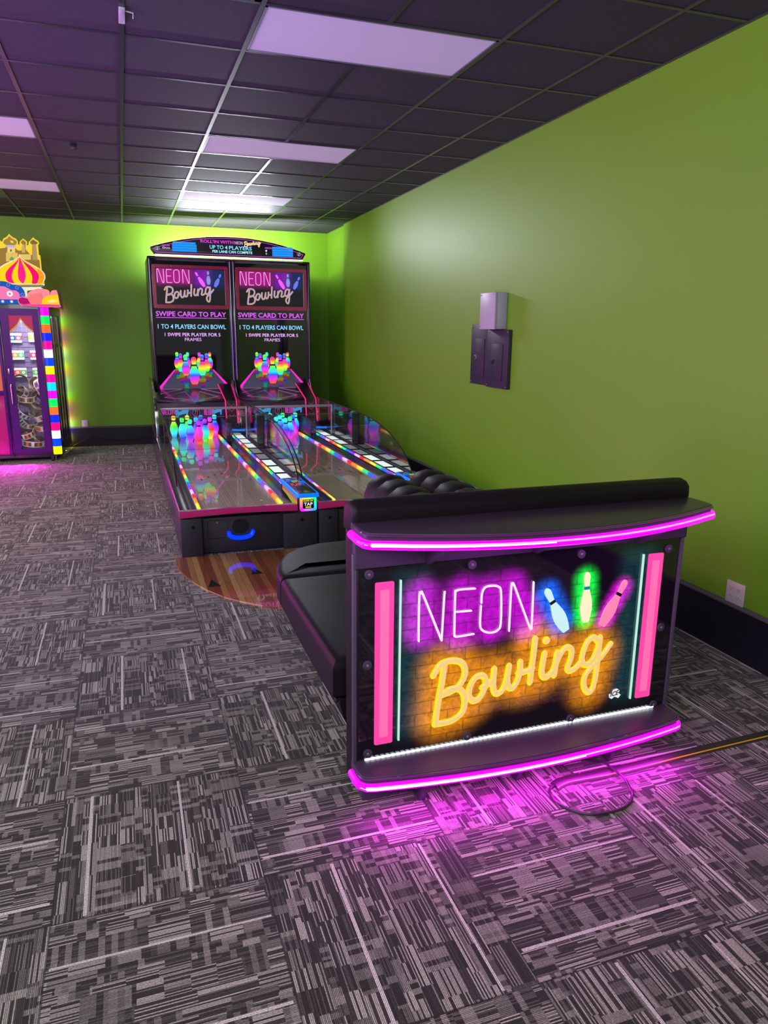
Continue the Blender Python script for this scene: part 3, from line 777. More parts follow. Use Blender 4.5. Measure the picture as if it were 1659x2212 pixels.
pcol = [P('pale_blue_lit_pin', (.6, .9, 1), .3, emit=(.42, .66, .62), es=1.0), P('cream_lit_pin', (1, 1, .7), .3, emit=(.70, .66, .38), es=1.0), P('pink_lit_pin', (1, .4, .6), .3, emit=(.74, .17, .32), es=1.0)]
bcol = [P('dark_neck_band', (.01, .01, .015), .3), P('teal_neck_band', (0, .3, .35), .3, emit=(0, .25, .28), es=.7), P('dark_neck_band', (.01, .01, .015), .3)]
for (ends, w), mt, bc in zip(PIN3, pcol, bcol):
    ol, bd = pinshape(ends[0], ends[1], w)
    bm = B(); prism(bm, ol, TXZ(2.2385), 0, .006, .0015); p_ = part('pin_emblem', bm, mt, sb)
    bm = B(); prism(bm, bd, TXZ(2.2375), 0, .006); part('neck_band', bm, bc, sb)
# maker's mark at the lower right: lettering on a little white banner
bm = B(); prism(bm, [(1.752, 0.219), (1.749, 0.234), (1.76, 0.236), (1.768, 0.252), (1.785, 0.255), (1.798, 0.245), (1.793, 0.234), (1.805, 0.225), (1.795, 0.212), (1.775, 0.221), (1.763, 0.213)], TXZ(2.243), 0, .002); part('makers_mark', bm, P('white_print', (.8, .8, .8), .4, emit=(.8, .8, .8), es=.8), sb)
textmesh('makers_mark_lettering', 'ICE', TXZ(2.2425), *[v for v in ([(1.754, 0.226)][0][0], [(1.794, 0.219)][0][0], [(1.771, 0.223)][0][1], [(1.769, 0.243)][0][1])], .001, BLACK, sb, .02, .2, .15)
# washers round the acrylic cover
for q in [(0.731, 0.845), (1.116, 0.843), (1.568, 0.841), (1.967, 0.827), (0.726, 0.513), (1.97, 0.496), (0.729, 0.168), (1.123, 0.165), (1.575, 0.159), (1.973, 0.154)]:
    bm = B(); disc(bm, q, .0170, TXZ(2.2435), -.004, .003, 20, bev=.0015); w_ = part('washer', bm, P('purple_grey_washer', (.045, .040, .065), .55, nscale=300), sb)
    bm = B(); disc(bm, q, .0055, TXZ(2.2395), -.003, .001, 8, bev=.001); part('bolt', bm, STEEL, sb)
# shelves with led strips
def shelf(z, yb, yf, yc, x0, x1, th):
    """bowed front shelf outline in x,y"""
    c = .055; pts = [(x0, yb), (x0, yc)]
    n = 14
    fr = []
    for k in range(n + 1):
        t = k / n; x = x0 + .045 + (x1 - x0 - .09) * t
        fr.append((x, yf + (yc - .055 - yf) * (2 * t - 1) ** 2))
    pts = [(x1, yb), (x0, yb)] + [(x0 + .001, yc), (x0 + .006, yc - .03), (x0 + .022, yc - .048)] + fr + [(x1 - .022, yc - .048), (x1 - .006, yc - .03), (x1 - .001, yc)]
    return pts
def led_edge(pts, z0, z1, out):
    """strip hugging the front edge of the shelf outline"""
    path = [(pts[2][0], 2.245)] + pts[2:] + [(pts[-1][0], 2.245)]
    bm = B(); ring = []
    n = len(path)
    res = []
    for i, p in enumerate(path):
        a = Vector(path[max(i - 1, 0)]); b_ = Vector(path[min(i + 1, n - 1)]); d = (b_ - a).normalized(); nn = Vector((d.y, -d.x))
        res.append((Vector(p) + nn * out))
    return res
SHT = P('purple_black_laminate', (0.055, 0.030, 0.065), 0.34, nscale=260, noise=.25)
for (nm, z0, z1, yf, yc, xl, xr, bright) in (('upper_shelf', .988, 1.030, 1.962, 2.150, .672, 2.040, .50), ('lower_shelf', .100, .142, 2.080, 2.190, .672, 2.03, .62)):
    pts = shelf(0, 2.262, yf, yc, xl, xr, 0)
    bm = B(); prism(bm, pts, TXY(0), z0 + .012, z1, .003, .003); sh = part(nm, bm, SHT)
    ctr = led_edge(pts, 0, 0, .004)
    bm = B(); tube(bm, [(p.x, p.y, z0 + .004) for p in ctr], .0150, 10); lt = part('led_strip', bm, LEDM, sh)
    k1 = int(len(ctr) * bright)
    bm = B(); tube(bm, [(p.x, p.y - .0130, z0 + .011) for p in led_edge(pts, 0, 0, .004)], .0030, 6); part('led_core', bm, LEDC, sh)
    nb = led_edge(pts, 0, 0, .004)[:k1]
    bm = B(); tube(bm, [(p.x, p.y - .0135, z0 + .006) for p in nb], [.0062 - .0048 * i / len(nb) for i in range(len(nb))], 6); part('led_bright_stretch', bm, LEDCL, sh)
    bm = B(); tube(bm, [(p.x, p.y - .004, z1 - .006) for p in led_edge(pts, 0, 0, .001)], .0045, 6); part('shelf_edging', bm, P('clear_dark_edging', (.10, .03, .12), .12, coat=.6), sh)
for xx in (.935, 1.355, 1.800):
    bm = B(); prism(bm, [(2.228, .873), (2.228, .992), (2.035, .992), (2.035, .975), (2.20, .876)], TYZ(xx - .007), 0, .014, .001, .001); part('shelf_bracket', bm, P('purple_black_metal', (.045, .030, .065), .55, nscale=300, bump=.4))
bm = B()
for k in range(64):
    x = XL + .05 + k * (XR - XL - .12) / 63
    box(bm, (x - .006, 2.2395, .1425), (x + .006, 2.2455, .1485))
box(bm, (XL + .04, 2.242, .1425), (XR - .05, 2.246, .1465)); part('white_led_row', bm, LEDW, smooth=False)
# plinth and fins
bm = B(); box(bm, (.700, 2.215, 0), (1.915, 2.262, .104), .003); pl = part('plinth', bm, P('purple_black_metal', (.045, .030, .065), .55, nscale=300, bump=.4))
for xx in (.905, 1.295, 1.705):
    bm = B(); prism(bm, [(2.215, 0), (2.215, .100), (2.128, .100), (2.135, .02), (2.150, 0)], TYZ(xx - .010), 0, .020, .001, .001); part('plinth_fin', bm, P('purple_black_metal', (.045, .030, .065), .55, nscale=300, bump=.4), pl)
bm = B(); box(bm, (1.445, 2.205, .012), (1.555, 2.214, .075), .001); sp_ = part('socket_plate', bm, P('galvanised_plate', (.33, .30, .36), .4, .8), pl)
bm = B(); box(bm, (1.475, 2.198, .035), (1.515, 2.206, .060), .002); part('socket_hole', bm, BLACK, pl)
bm = B(); tube(bm, [(1.538, 2.203, .03), (1.538, 2.199, .03)], .005, 8); part('plate_screw', bm, STEEL, pl)
# bodies and cushions of the two seats, back to back
def mx(pts): return [(2.71 - x, y) for x, y in reversed(pts)]
body = [(.68, 2.43), (2.03, 2.43), (2.03, 3.45), (2.00, 3.72), (1.90, 3.90), (1.72, 3.99), (1.355, 4.01), (.99, 3.99), (.81, 3.90), (.71, 3.72), (.68, 3.45)]
body = [(.672, 2.43), (2.038, 2.43), (2.038, 3.40), (2.03, 3.55), (2.00, 3.70), (1.94, 3.83), (1.85, 3.92), (1.72, 3.98), (1.355, 4.005), (.99, 3.98), (.86, 3.92), (.77, 3.83), (.71, 3.70), (.68, 3.55), (.672, 3.40)]
bm = B(); prism(bm, body, TXY(0), 0, 0, insets=[(.15, .0), (.115, .02), (.03, .20), (.008, .275), (.012, .292)]); part('seat_base', bm, VINYL)
bm = B(); tube(bm, smooth_pts([(.672, 2.44, .285), (.672, 3.40, .285), (.68, 3.55, .285), (.71, 3.70, .285), (.77, 3.83, .285), (.86, 3.92, .285), (.99, 3.98, .285), (1.355, 4.005, .285), (1.72, 3.98, .285), (1.85, 3.92, .285), (1.94, 3.83, .285), (2.0, 3.7, .285), (2.038, 3.40, .285), (2.038, 2.44, .285)], 3), .006, 6); part('piping', bm, VINYL)
def cush(name, ol):
    bm = B(); R_ = .044
    ins = [(.02, .292), (0, .31), (0, .413)] + [(R_ * (1 - math.cos(t * PI / 12)), .413 + R_ * math.sin(t * PI / 12)) for t in range(1, 7)] + [(.16, .464)]
    prism(bm, ol, TXY(0), 0, 0, insets=ins); part(name, bm, VINYL)
left = [(1.19, 2.43), (1.19, 3.432), (.657, 3.432), (.652, 3.2), (.652, 2.43)]
cush('seat_cushion', left); cush('seat_cushion', mx(left))
endc = [(1.355, 3.435), (2.055, 3.435), (2.05, 3.56), (2.02, 3.71), (1.96, 3.84), (1.86, 3.94), (1.73, 4.0), (1.355, 4.025), (.98, 4.0), (.85, 3.94), (.75, 3.84), (.69, 3.71), (.66, 3.56), (.655, 3.435)]
cush('end_cushion', endc)
# the two channelled backs: rolled-over channels side by side
for sgn, xc, tag_ in ((-1, 1.175, 'l'), (1, 1.405, 'r')):
    ch_n = 6; y0, y1 = 2.43, 3.36 if sgn < 0 else 3.42
    bm = B(); box(bm, (xc - .08, y0, .30), (xc + .08, y1 - .01, .86), .01); bk = part('backrest_core', bm, VINYL)
    wch = (y1 - y0) / ch_n
    for k in range(ch_n):
        ya = y0 + k * wch; yb = ya + wch; yc = (ya + yb) / 2
        last = (k == ch_n - 1)
        # section in x,z of the channel (rolled top), swept across the channel width with bulge
        prof = [(-.10, .45), (-.118, .62), (-.125, .78), (-.122, .88), (-.10, .935), (-.055, .968), (0, .978), (.055, .965), (.09, .93), (.10, .88), (.10, .45)]
        if sgn > 0: prof = [(-p[0], p[1]) for p in reversed(prof)]
        bm = B()
        ins = [(.014, ya + .0005), (.007, ya + wch * .06), (.002, ya + wch * .22), (0, yc), (.002, yb - wch * .22), (.007, yb - wch * .06), (.014, yb - .0005)]
        if last: ins = [(.022, ya + .0005), (.010, ya + wch * .10), (.002, ya + wch * .3), (0, yc), (.006, yb - wch * .2), (.03, yb + .0), (.06, yb + .012)]
        prism(bm, prof, lambda u, v, a, xc=xc: (xc + u, a, v), 0, 0, insets=ins); part('channel_cushion', bm, VINYL, bk)

# power cord loop and the flat rubber cable cover
CORD = P('dark_purple_cord', (.030, .018, .035), .3)
pf = [(1.631, 2.173), (1.655, 2.124), (1.663, 2.068), (1.667, 2.005), (1.657, 1.954), (1.637, 1.921), (1.602, 1.89), (1.553, 1.873), (1.493, 1.871), (1.441, 1.878), (1.401, 1.903), (1.376, 1.936), (1.36, 1.983), (1.36, 2.022), (1.377, 2.056), (1.401, 2.069)]
pts = [(1.515, 2.205, .048), (1.56, 2.185, .055), (1.61, 2.16, .035)] + [(x, y, .0062 + (.015 if 1 <= i <= 3 else 0)) for i, (x, y) in enumerate(pf)]
bm = B(); tube(bm, smooth_pts(pts, 6), .0052, 8); co = link('power_cord', bm, CORD)
tag(co, 'loop of dark cord lying on the carpet, plugged into the plate below the neon sign', 'cord')
bm = B(); tube(bm, [(1.475, 2.2, .048), (1.515, 2.195, .048)], .011, 8); link('plug', bm, BLACK, co)
up = [(1.402, 2.093), (1.432, 2.107), (1.465, 2.111), (1.538, 2.109), (1.675, 2.108), (1.834, 2.111), (2.003, 2.118), (2.219, 2.123), (2.494, 2.131), (2.857, 2.142)]
dn = [(1.407, 2.041), (1.438, 2.054), (1.48, 2.06), (1.564, 2.056), (1.661, 2.052), (1.817, 2.056), (1.984, 2.064), (2.192, 2.071), (2.438, 2.077), (2.792, 2.086)]
bm = B(); prof = [(0, .0), (.06, .004), (.30, .011), (.40, .013), (.60, .013), (.70, .011), (.94, .004), (1, 0)]
us = smooth_pts(up, 3); ds = smooth_pts(dn, 3); rings = []
for a, b_ in zip(us, ds):
    rings.append([bm.verts.new((a[0] + (b_[0] - a[0]) * t, a[1] + (b_[1] - a[1]) * t, z + .001)) for t, z in prof] + [bm.verts.new((b_[0], b_[1], .0003)), bm.verts.new((a[0], a[1], .0003))])
for i in range(len(rings) - 1):
    n = len(rings[0])
    for k in range(n): bm.faces.new((rings[i][k], rings[i][(k + 1) % n], rings[i + 1][(k + 1) % n], rings[i + 1][k]))
bm.faces.new(rings[0]); bm.faces.new(rings[-1])
cc = tag(link('cable_cover', bm, P('black_rubber', (.028, .026, .026), .45)), 'flat black rubber cable cover with yellow lines crossing the carpet to the bench', 'cable cover')
for t0, t1, w in ((.0, .07, 1), (.80, .88, 1)):
    bm = B()
    def at(a, b_, t): 
        z = 0
        for (ta, za), (tb, zb) in zip(prof, prof[1:]):
            if ta <= t <= tb: z = za + (zb - za) * (t - ta) / (tb - ta)
        return (a[0] + (b_[0] - a[0]) * t, a[1] + (b_[1] - a[1]) * t, z + .0022)
    rr = [[bm.verts.new(at(a, b_, t0)), bm.verts.new(at(a, b_, t1))] for a, b_ in zip(us, ds)]
    for i in range(len(rr) - 1): bm.faces.new((rr[i][0], rr[i][1], rr[i + 1][1], rr[i + 1][0]))
    link('yellow_line', bm, P('yellow_marking', (.75, .42, .02), .5), cc)
# ------------------------------------------------------------------ the two bowling machines
RAINB = [(1, 0.0, 0.02), (0.95, 0.45, 0.80), (0.22, 0.02, 0.95), (0.0, 0.13, 1.0), (0.0, 0.80, 0.22), (1.0, 0.75, 0.02), (1.0, 0.22, 0.0)]
RAIL = mat_rainbow('rainbow_led_rail', 1, 1.21, -0.36, 1.0, RAINB)
LANE = mat_lane(); PINM = mat_pin()
LIP = P('magenta_bumper', (0.42, 0.022, 0.13), 0.22, coat=.5, emit=(.4, .01, .12), es=.10)
PURP = P('dark_purple_side', (0.028, 0.014, 0.045), 0.25, coat=.4)
WHITEWIN = P('white_lit_window', (.7, .75, .7), .4, emit=(.62, .72, .66), es=.95)
DIMWIN = P('dim_lit_window', (.3, .32, .32), .3, emit=(.16, .16, .17), es=.8)
TZ = TXZ
def flatpoly(bm, pts, y, mi=0): return poly(bm, [(p[0], y, p[1]) for p in pts], mi)
def vcprism(name, shapes, y, d, mat, parent):
    """flat coloured shapes (outline, rgb) in the x,z plane, one mesh"""
    bm = B(); cols = []
    for ol, c in shapes:
        n0 = len(bm.faces); prism(bm, ol, TXZ(y), 0, -d)
        cols += [c] * (len(bm.faces) - n0)
        y -= 0.00025 if len(shapes) < 40 else 0.000008
    bm.faces.ensure_lookup_table()
    me = bpy.data.meshes.new(name); bm.to_mesh(me); bm.free()
    at = me.color_attributes.new('Col', 'FLOAT_COLOR', 'CORNER')
    for p in me.polygons:
        for li in p.loop_indices:
            c = cols[p.index]
            if callable(c): c = c(me.vertices[me.loops[li].vertex_index].co)
            at.data[li].color = (*c, 1)
    me.materials.append(mat); o = bpy.data.objects.new(name, me); COL.objects.link(o); o.parent = parent
    return o
def strokes(name, lst, w, d, y, mat, parent):
    bm = B()
    for s in lst: ribbon(bm, smooth_pts(s, 4) if len(s) > 2 else s, w, d, TXZ(y), 6)
    return link(name, bm, mat, parent)
def pin_profile(): 
    return [(.020, 0), (.024, .002), (.033, .03), (.044, .07), (.049, .098), (.048, .125), (.038, .158), (.026, .182), (.0205, .200), (.0205, .212), (.025, .232), (.0275, .246), (.0255, .258), (.018, .267), (.006, .271)]
def build_machine(first):
    t = thing('bowling_machine', '', 'arcade machine', (0.31, 5.385, 0))
    A = lambda n, bm, m, p=t, s=True: link(n, bm, m, p, s)
    # front feet and panels
    for nm, xa, xb, zt in (('front_post', -.006, .148, .300), ('front_post', .757, 1.022, .290)):
        bm = B(); box(bm, (xa, 0, .004), (xb, .60, zt), .006); fp = A(nm, bm, BLACKM)
        bm = B(); disc(bm, ((xa + xb) / 2 + .01, .235), .012, TZ(0), -.004, .002, 14, bev=.001); A('lock', bm, P('black_lock', (.01, .01, .012), .2, .6), fp)
    bm = B(); box(bm, (.150, .045, .014), (.756, .10, .285), .004); fp = A('front_panel', bm, BLACKM)
    bm = B(); dd = rrect(.190, .335, .125, .265, .012, 3)
    tube(bm, [(p[0], .044, p[1]) for p in dd], .0022, 6, closed=True); dr = A('service_door', bm, BLACK, fp)
    bm = B(); disc(bm, (.262, .248), .006, TZ(.042), -.003, .002, 10); A('door_lock', bm, STEEL, dr)
    bm = B(); prism(bm, [(.435 + .066 * math.cos(a * PI / 12) * (1 if abs(math.cos(a * PI / 12)) < .8 else .95), .208 + .056 * math.sin(a * PI / 12)) for a in range(24)], TZ(.0445), -.002, .03); A('ball_opening', bm, P('deep_black_opening', (.001, .001, .001), .9), fp)
    arc = [(.435 + .086 * math.cos(math.radians(a)), .150 + .030 * math.sin(math.radians(a)) - .0) for a in range(188, 353, 12)]
    arc = [(.346, .160)] + arc + [(.524, .160)]
    bm = B(); ribbon(bm, arc, .0175, .020, TZ(.030), 10); A('lit_ball_cup', bm, BLUELED, fp)
    # side walls with trim
    bm = B(); box(bm, (-.006, .02, .02), (.018, 5.5, .345), .003); box(bm, (1.016, .10, .02), (1.034, 5.5, .40), .003); A('side_wall', bm, PURP)
    bm = B(); tube(bm, [(.0, .0, .350), (.0, 4.1, .350)], .006, 6); A('side_trim', bm, CHROME)
    bm = B(); box(bm, (.018, .10, .30), (1.016, 4.6, .315)); A('deck', bm, PURP, s=False)
    bm = B(); box(bm, (.008, .03, .32), (.050, 4.1, .352), .004); A('left_ledge', bm, P('charcoal_ledge', (.035, .03, .05), .3))
    # the lip along the front edge
    n = 16; fr = [(-.010 + .872 * k / n, -.022 + (.010 * math.sin(PI * k / n))) for k in range(n + 1)]
    bm = B(); rings = []
    for (x, y) in fr:
        q = (x + .01) / .872; bow = .010 * math.sin(PI * q)
        pr = [(y, .312 + bow), (y - .006, .322 + bow), (y - .006, .350 + bow * .6), (y + .004, .361 + bow * .4), (y + .06, .361), (y + .10, .350), (y + .10, .312)]
        rings.append([bm.verts.new((x, a, b_)) for a, b_ in pr])
    for i in range(len(rings) - 1):
        for k in range(7): bm.faces.new((rings[i][k], rings[i][(k + 1) % 7], rings[i + 1][(k + 1) % 7], rings[i + 1][k]))
    bm.faces.new(rings[0]); bm.faces.new(rings[-1]); A('front_bumper', bm, LIP)
    # lane, gutters, rails
    bm = B(); box(bm, (.148, .085, .322), (.746, 4.28, .345)); lane = A('lane_surface', bm, LANE, s=False)
    bm = B()
    for k, (x, y) in enumerate(((.27, 1.26), (.34, 1.36), (.41, 1.46), (.48, 1.50), (.55, 1.40), (.62, 1.26), (.69, 1.16))):
        poly(bm, [(x - .012, y - .04, .3458), (x + .012, y - .04, .3458), (x, y + .05, .3458)])
    A('lane_arrows', bm, BLACK, lane, False)
    for (xa, xb) in ((.050, .130), (.768, .905)):
        bm = B(); prism(bm, [(xa, .345), (xa, .315), (xb, .315), (xb, .345), (xb - .01, .345), (xb - .03, .322), (xa + .03, .322), (xa + .01, .345)], lambda u, v, a: (u, a, v), .085, 4.2); A('gutter', bm, P('gutter_plastic', (.030, .020, .048), .38, coat=.15))
    for (x, y0, y1, z, w) in ((.139, .07, 4.10, .353, .0125), (.757, .07, 4.10, .353, .0125), (.890, .66, 3.75, .386, .012)):
        bm = B(); tube(bm, [(x, y0 + (y1 - y0) * k / 24, z) for k in range(25)], w, 8); A('light_rail', bm, RAIL)
    for x in (.122, .775):
        bm = B(); box(bm, (x - .003, .08, .34), (x + .003, 4.1, .362), .001); A('rail_trim', bm, STEEL)
    # ridge with lit windows
    bm = B(); prism(bm, [(.905, .31), (.905, .385), (.935, .402), (1.006, .410), (1.034, .395), (1.034, .31)], lambda u, v, a: (u, a, v), .62, 4.2); rg = A('ball_track', bm, P('ridge_plastic', (.030, .027, .040), .22, coat=.5))
    bm = B(); tube(bm, [(1.028, .64, .408), (1.028, 4.1, .408)], .012, 8); A('track_rail', bm, P('purple_grey_rail', (.13, .10, .17), .25, .4), rg)
    for k in range(9):
        y = .83 + .375 * k
        bm = B(); prism(bm, [(.893, y - .16), (.985, y - .16), (.985, y + .15), (.893, y + .15)], TXY(0), .409, .414, .001, .001); w_ = A('lit_window', bm, DIMWIN if k in (3, 4) else WHITEWIN, rg)
        bm = B(); o_ = [(.887, y - .168), (.991, y - .168), (.991, y + .158), (.887, y + .158)]
        tube(bm, [(p[0], p[1], .411) for p in o_], .006, 5, closed=True); A('window_frame', bm, BLACK, w_)
    # rear ball hood with blue trim
    bm = B(); box(bm, (.86, 3.72, .40), (1.03, 4.10, .455), .01); rh = A('ball_hood', bm, BLACK)
    bm = B(); tube(bm, [(.835, 4.05, .50), (.868, 3.71, .465), (1.03, 3.70, .458)], .012, 8); A('blue_edge', bm, BLUETRIM, rh)
    # console
    bm = B(); box(bm, (.872, .005, .27), (1.026, .655, .425), .006); cs = A('console', bm, BLACKM)
    bm = B(); prism(bm, rrect(.858, 1.040, -.010, .668, .030, 4), TXY(0), .405, .436, .006, .010); A('blue_rim', bm, BLUETRIM, cs)
    bm = B(); prism(bm, rrect(.877, 1.021, .012, .640, .012, 3), TXY(0), .434, .4405, 0, .001); tp = A('console_top', bm, P('console_print', (.035, .028, .06), .15, coat=.6), cs)
    for (x, y) in ((.905, .50), (.992, .40)):
        bm = B(); lathe(bm, [(.026, 0), (.026, .008), (.022, .012), (.010, .014)], (x, y, .4405), 18); A('blue_button', bm, P('blue_button', (0, .06, .35), .25, emit=(0, .18, .8), es=.6), tp)
    textmesh('console_lettering', 'BEST', lambda u, v, a: (u, v, .4406 - a), .925, .985, .44, .52, .001, P('cream_print', (.6, .6, .3), .4, emit=(.5, .5, .25), es=.5), tp)
    textmesh('console_lettering', 'PLAY', lambda u, v, a: (u, v, .4406 - a), .895, .975, .30, .39, .001, P('red_print', (.7, .05, .1), .4, emit=(.7, .05, .1), es=.6), tp, .02)
    o = B(); poly(o, [(.8712, .03, .30), (.8712, .42, .345), (.8712, .60, .355), (.8712, .60, .400), (.8712, .03, .400)]); sp = A('glowing_side', o, mat_rainbow('console_side_glow', 2, .13, -.31 / .13, .40, [(.35, .8, .05), (.8, .6, .05), (.95, .22, .10), (.8, .03, .4)]), cs, False)
    # the tap reader on the console front
    fr_o = rrect(.885, 1.015, .300, .412, .016, 4); fr_i = rrect(.906, .994, .321, .392, .006, 4)
    bm = B(); nn = len(fr_o); vo = [bm.verts.new((p[0], -.006, p[1])) for p in fr_o]; vi = [bm.verts.new((p[0], -.008, p[1])) for p in fr_i]; vb = [bm.verts.new((p[0], .006, p[1])) for p in fr_o]
    for i in range(nn):
        bm.faces.new((vo[i], vo[(i + 1) % nn], vi[(i + 1) % nn], vi[i])); bm.faces.new((vo[i], vo[(i + 1) % nn], vb[(i + 1) % nn], vb[i]))
    rdr = A('tap_reader', bm, VC, cs)
    vcol(rdr, lambda co: hsv(math.atan2(co.z - .356, -(co.x - .95)) / (2 * PI) + .98, .98, 1))
    bm = B(); prism(bm, fr_i, TZ(-.0055), 0, .006); sc = A('reader_screen', bm, DARKGLOSS, rdr)
    textmesh('reader_lettering', 'TAP', TZ(-.0068), .916, .984, .342, .368, .0008, P('white_print', (.8, .8, .8), .4, emit=(.8, .8, .8), es=.8), sc, .02)
    yp = P('yellow_print', (.9, .8, .1), .4, emit=(.9, .75, .05), es=.8)
    textmesh('reader_lettering', 'SWIPE OR', TZ(-.0068), .912, .988, .375, .387, .0008, yp, sc, .02)
    bm = B(); prism(bm, [(.928, .327), (.972, .327), (.972, .335), (.928, .335)], TZ(-.0068), 0, .001); A('reader_bar', bm, yp, sc)
    # clear side guards with black brackets
    for gx in (.020, 1.022):
        top = [(4.35, .815), (3.6, .806), (2.9, .800), (2.35, .797), (1.95, .785), (1.60, .755), (1.30, .705), (1.05, .640), (.85, .560), (.70, .460), (.665, .415)]
        ol = smooth_pts(top, 3) + [(4.35, .36 if gx < .5 else .415)]
        bm = B(); prism(bm, ol, TYZ(gx - .003), 0, .006); g = A('side_guard', bm, GLASS, s=False)
        bm = B(); tube(bm, [(gx, a, b_) for a, b_ in smooth_pts(top, 3)], .0058, 6); A('guard_edge', bm, P('guard_edge_black', (.008, .008, .012), .35), g)
        xa_, xb_ = (gx - .006, gx + .050) if gx < .5 else (gx - .072, gx + .006)
        bm = B(); prism(bm, [(xa_ + .012, .44), (xb_ - .012, .44), (xb_, .47), (xb_, .785), (xb_ - .012, .80), (xa_ + .012, .80), (xa_, .785), (xa_, .47)], TXZ(2.285), 0, .016, .002, .002); A('guard_bracket', bm, BLACK, g)
    bm = B(); box(bm, (.03, 2.27, .462), (1.012, 2.275, .792)); cg = A('cross_guard', bm, GLASS, s=False)
    bm = B(); tube(bm, [(.03, 2.272, .792), (1.012, 2.272, .792)], .0035, 6); tube(bm, [(.03, 2.272, .462), (1.012, 2.272, .462)], .0015, 4); A('guard_edge', bm, STEEL, cg)
    bm = B(); box(bm, (.03, 3.35, .757), (1.0, 3.38, .785), .003); box(bm, (1.0, 3.35, .40), (1.014, 3.38, .785), .003); A('cross_bar', bm, P('lilac_grey_bar', (.42, .36, .50), .3, .3))
    # pin chamber
    CH = P('pin_chamber_lining', (.05, .025, .075), .35)
    bm = B(); box(bm, (.02, 4.34, .33), (.88, 4.37, .80)); A('chamber_back', bm, CH, s=False)
    bm = B(); box(bm, (.79, 3.55, .345), (.86, 4.34, .575), .004); A('chamber_side', bm, CH)
    bm = B(); box(bm, (.03, 4.16, .553), (.86, 4.18, .765), .003); vl = A('valance', bm, P('valance_purple', (.045, .025, .07), .4))
    NP = P('magenta_print', (.5, .05, .4), .4, emit=(.55, .05, .42), es=.55); BP = P('blue_print', (.05, .3, .6), .4, emit=(.04, .30, .62), es=.7)
    strokes('valance_word', [affine(s, .075, .245, .630, .682) for s in UNEON], .006, .002, 4.157, NP, vl)
    strokes('valance_script', [affine(s, .255, .405, .590, .692) for s in UBOW], .0065, .002, 4.157, BP, vl)
    strokes('valance_word', [affine(s, .60, .70, .610, .682) for s in UNEON], .006, .002, 4.157, NP, vl)
    strokes('valance_script', [affine(s, .70, .82, .600, .702) for s in UBOW], .005, .002, 4.157, BP, vl)
    EZ = -.048
    em = [(a, b + EZ) for a, b in [(.430, .610), (.455, .575), (.545, .575), (.570, .610), (.570, .760), (.535, .775), (.465, .775), (.430, .760)]]
    bm = B(); prism(bm, em, TZ(4.15), 0, -.018, 0, .003); e_ = A('emblem', bm, BLACK, vl)
    bm = B(); tube(bm, [(p[0], 4.131, p[1]) for p in em], .004, 6, closed=True); A('emblem_border', bm, P('dark_red_border', (.3, .01, .04), .4, emit=(.28, .01, .05), es=.6), e_)
    bm = B(); tube(bm, [(.5 + .046 * math.cos(a * PI / 12), 4.131, .69 + EZ + .050 * math.sin(a * PI / 12)) for a in range(24)], .0022, 6, closed=True); 
    for (dx, dz) in ((-.018, .026), (-.005, .030), (-.010, .016)): disc(bm, (.5 + dx, .69 + EZ + dz), .004, TZ(4.132), 0, -.002, 8)
    A('emblem_ball', bm, BP, e_)
    ol, bd = pinshape((.487, .648 + EZ), (.520, .738 + EZ), .026)
    bm = B(); tube(bm, [(p[0], 4.130, p[1]) for p in ol], .0020, 5, closed=True); A('emblem_pin', bm, P('red_print', (.7, .05, .1), .4, emit=(.7, .05, .1), es=.6), e_)
    textmesh('emblem_lettering', 'ICE', TZ(4.131), .472, .530, .595 + EZ, .628 + EZ, .001, BP, e_, .03, .1)
    # faceted hood below the screen
    bm = B()
    a_ = [(.075, 4.70, .902), (.50, 4.70, .902), (.93, 4.70, .902)]
    pts = {'A': (.075, 4.70, .902), 'B': (.50, 4.70, .902), 'C': (.93, 4.70, .902), 'D': (.03, 4.30, .800), 'E': (.50, 4.12, .775), 'F': (.875, 4.30, .800), 'G': (.03, 4.30, .775), 'H': (.50, 4.12, .750), 'I': (.875, 4.30, .775), 'J': (.075, 4.70, .76), 'K': (.93, 4.70, .76)}
    V = {k: bm.verts.new(v) for k, v in pts.items()}
    for f in ('ABED', 'BCFE', 'DEHG', 'EFIH', 'GHIKJ', 'ADGJ', 'CFIK', 'ABCKJ'): bm.faces.new([V[c] for c in f])
    hd = A('hood', bm, P('hood_graphite', (.055, .045, .060), .22, coat=.6), s=False)
    def onhood(side, a, b_):       # a across 0..1, b front 0..1 back
        p0, p1, p2, p3 = [Vector(pts[c]) for c in ('DEBA' if side else 'EFCB')]
        v = (p0 * (1 - a) + p1 * a) * (1 - b_) + (p3 * (1 - a) + p2 * a) * b_
        return (v.x, v.y, v.z + .002)
    tri = [[(.12, .95), (.72, .95), (.10, .50)], [(.22, .22), (.78, .75), (.95, .12)]]
    bm = B()
    for t3 in tri: tube(bm, [onhood(1, *q) for q in t3], .0035, 5, closed=True)
    for t3 in tri: tube(bm, [onhood(0, 1 - q[0], q[1]) for q in t3], .0035, 5, closed=True)
    A('hood_lines', bm, P('rose_line', (.5, .2, .4), .4, emit=(.42, .16, .34), es=.5), hd)
    # centre column with lit edges
    bm = B(); prism(bm, [(4.10, .40), (4.16, .78), (4.60, .96), (4.72, .96), (4.72, .40)], TYZ(.862), 0, .158, .004, .004); cc_ = A('centre_column', bm, BLACK)
    for x in (.868, 1.008):
        bm = B(); tube(bm, [(x - .03 * (x < .9), 4.60, .955), (x, 4.155, .785), (x, 4.095, .50)], .0075 if x < .9 else .006, 8); A('lit_edge', bm, REDLED, cc_)
    bm = B()
    for z in (.72, .655, .59):
        y = 4.10 + (z - .40) / .38 * .06 - .012
        ribbon(bm, [(.905, z + .02), (.938, z - .006), (.971, z + .02)], .006, .002, TZ(y), 6)
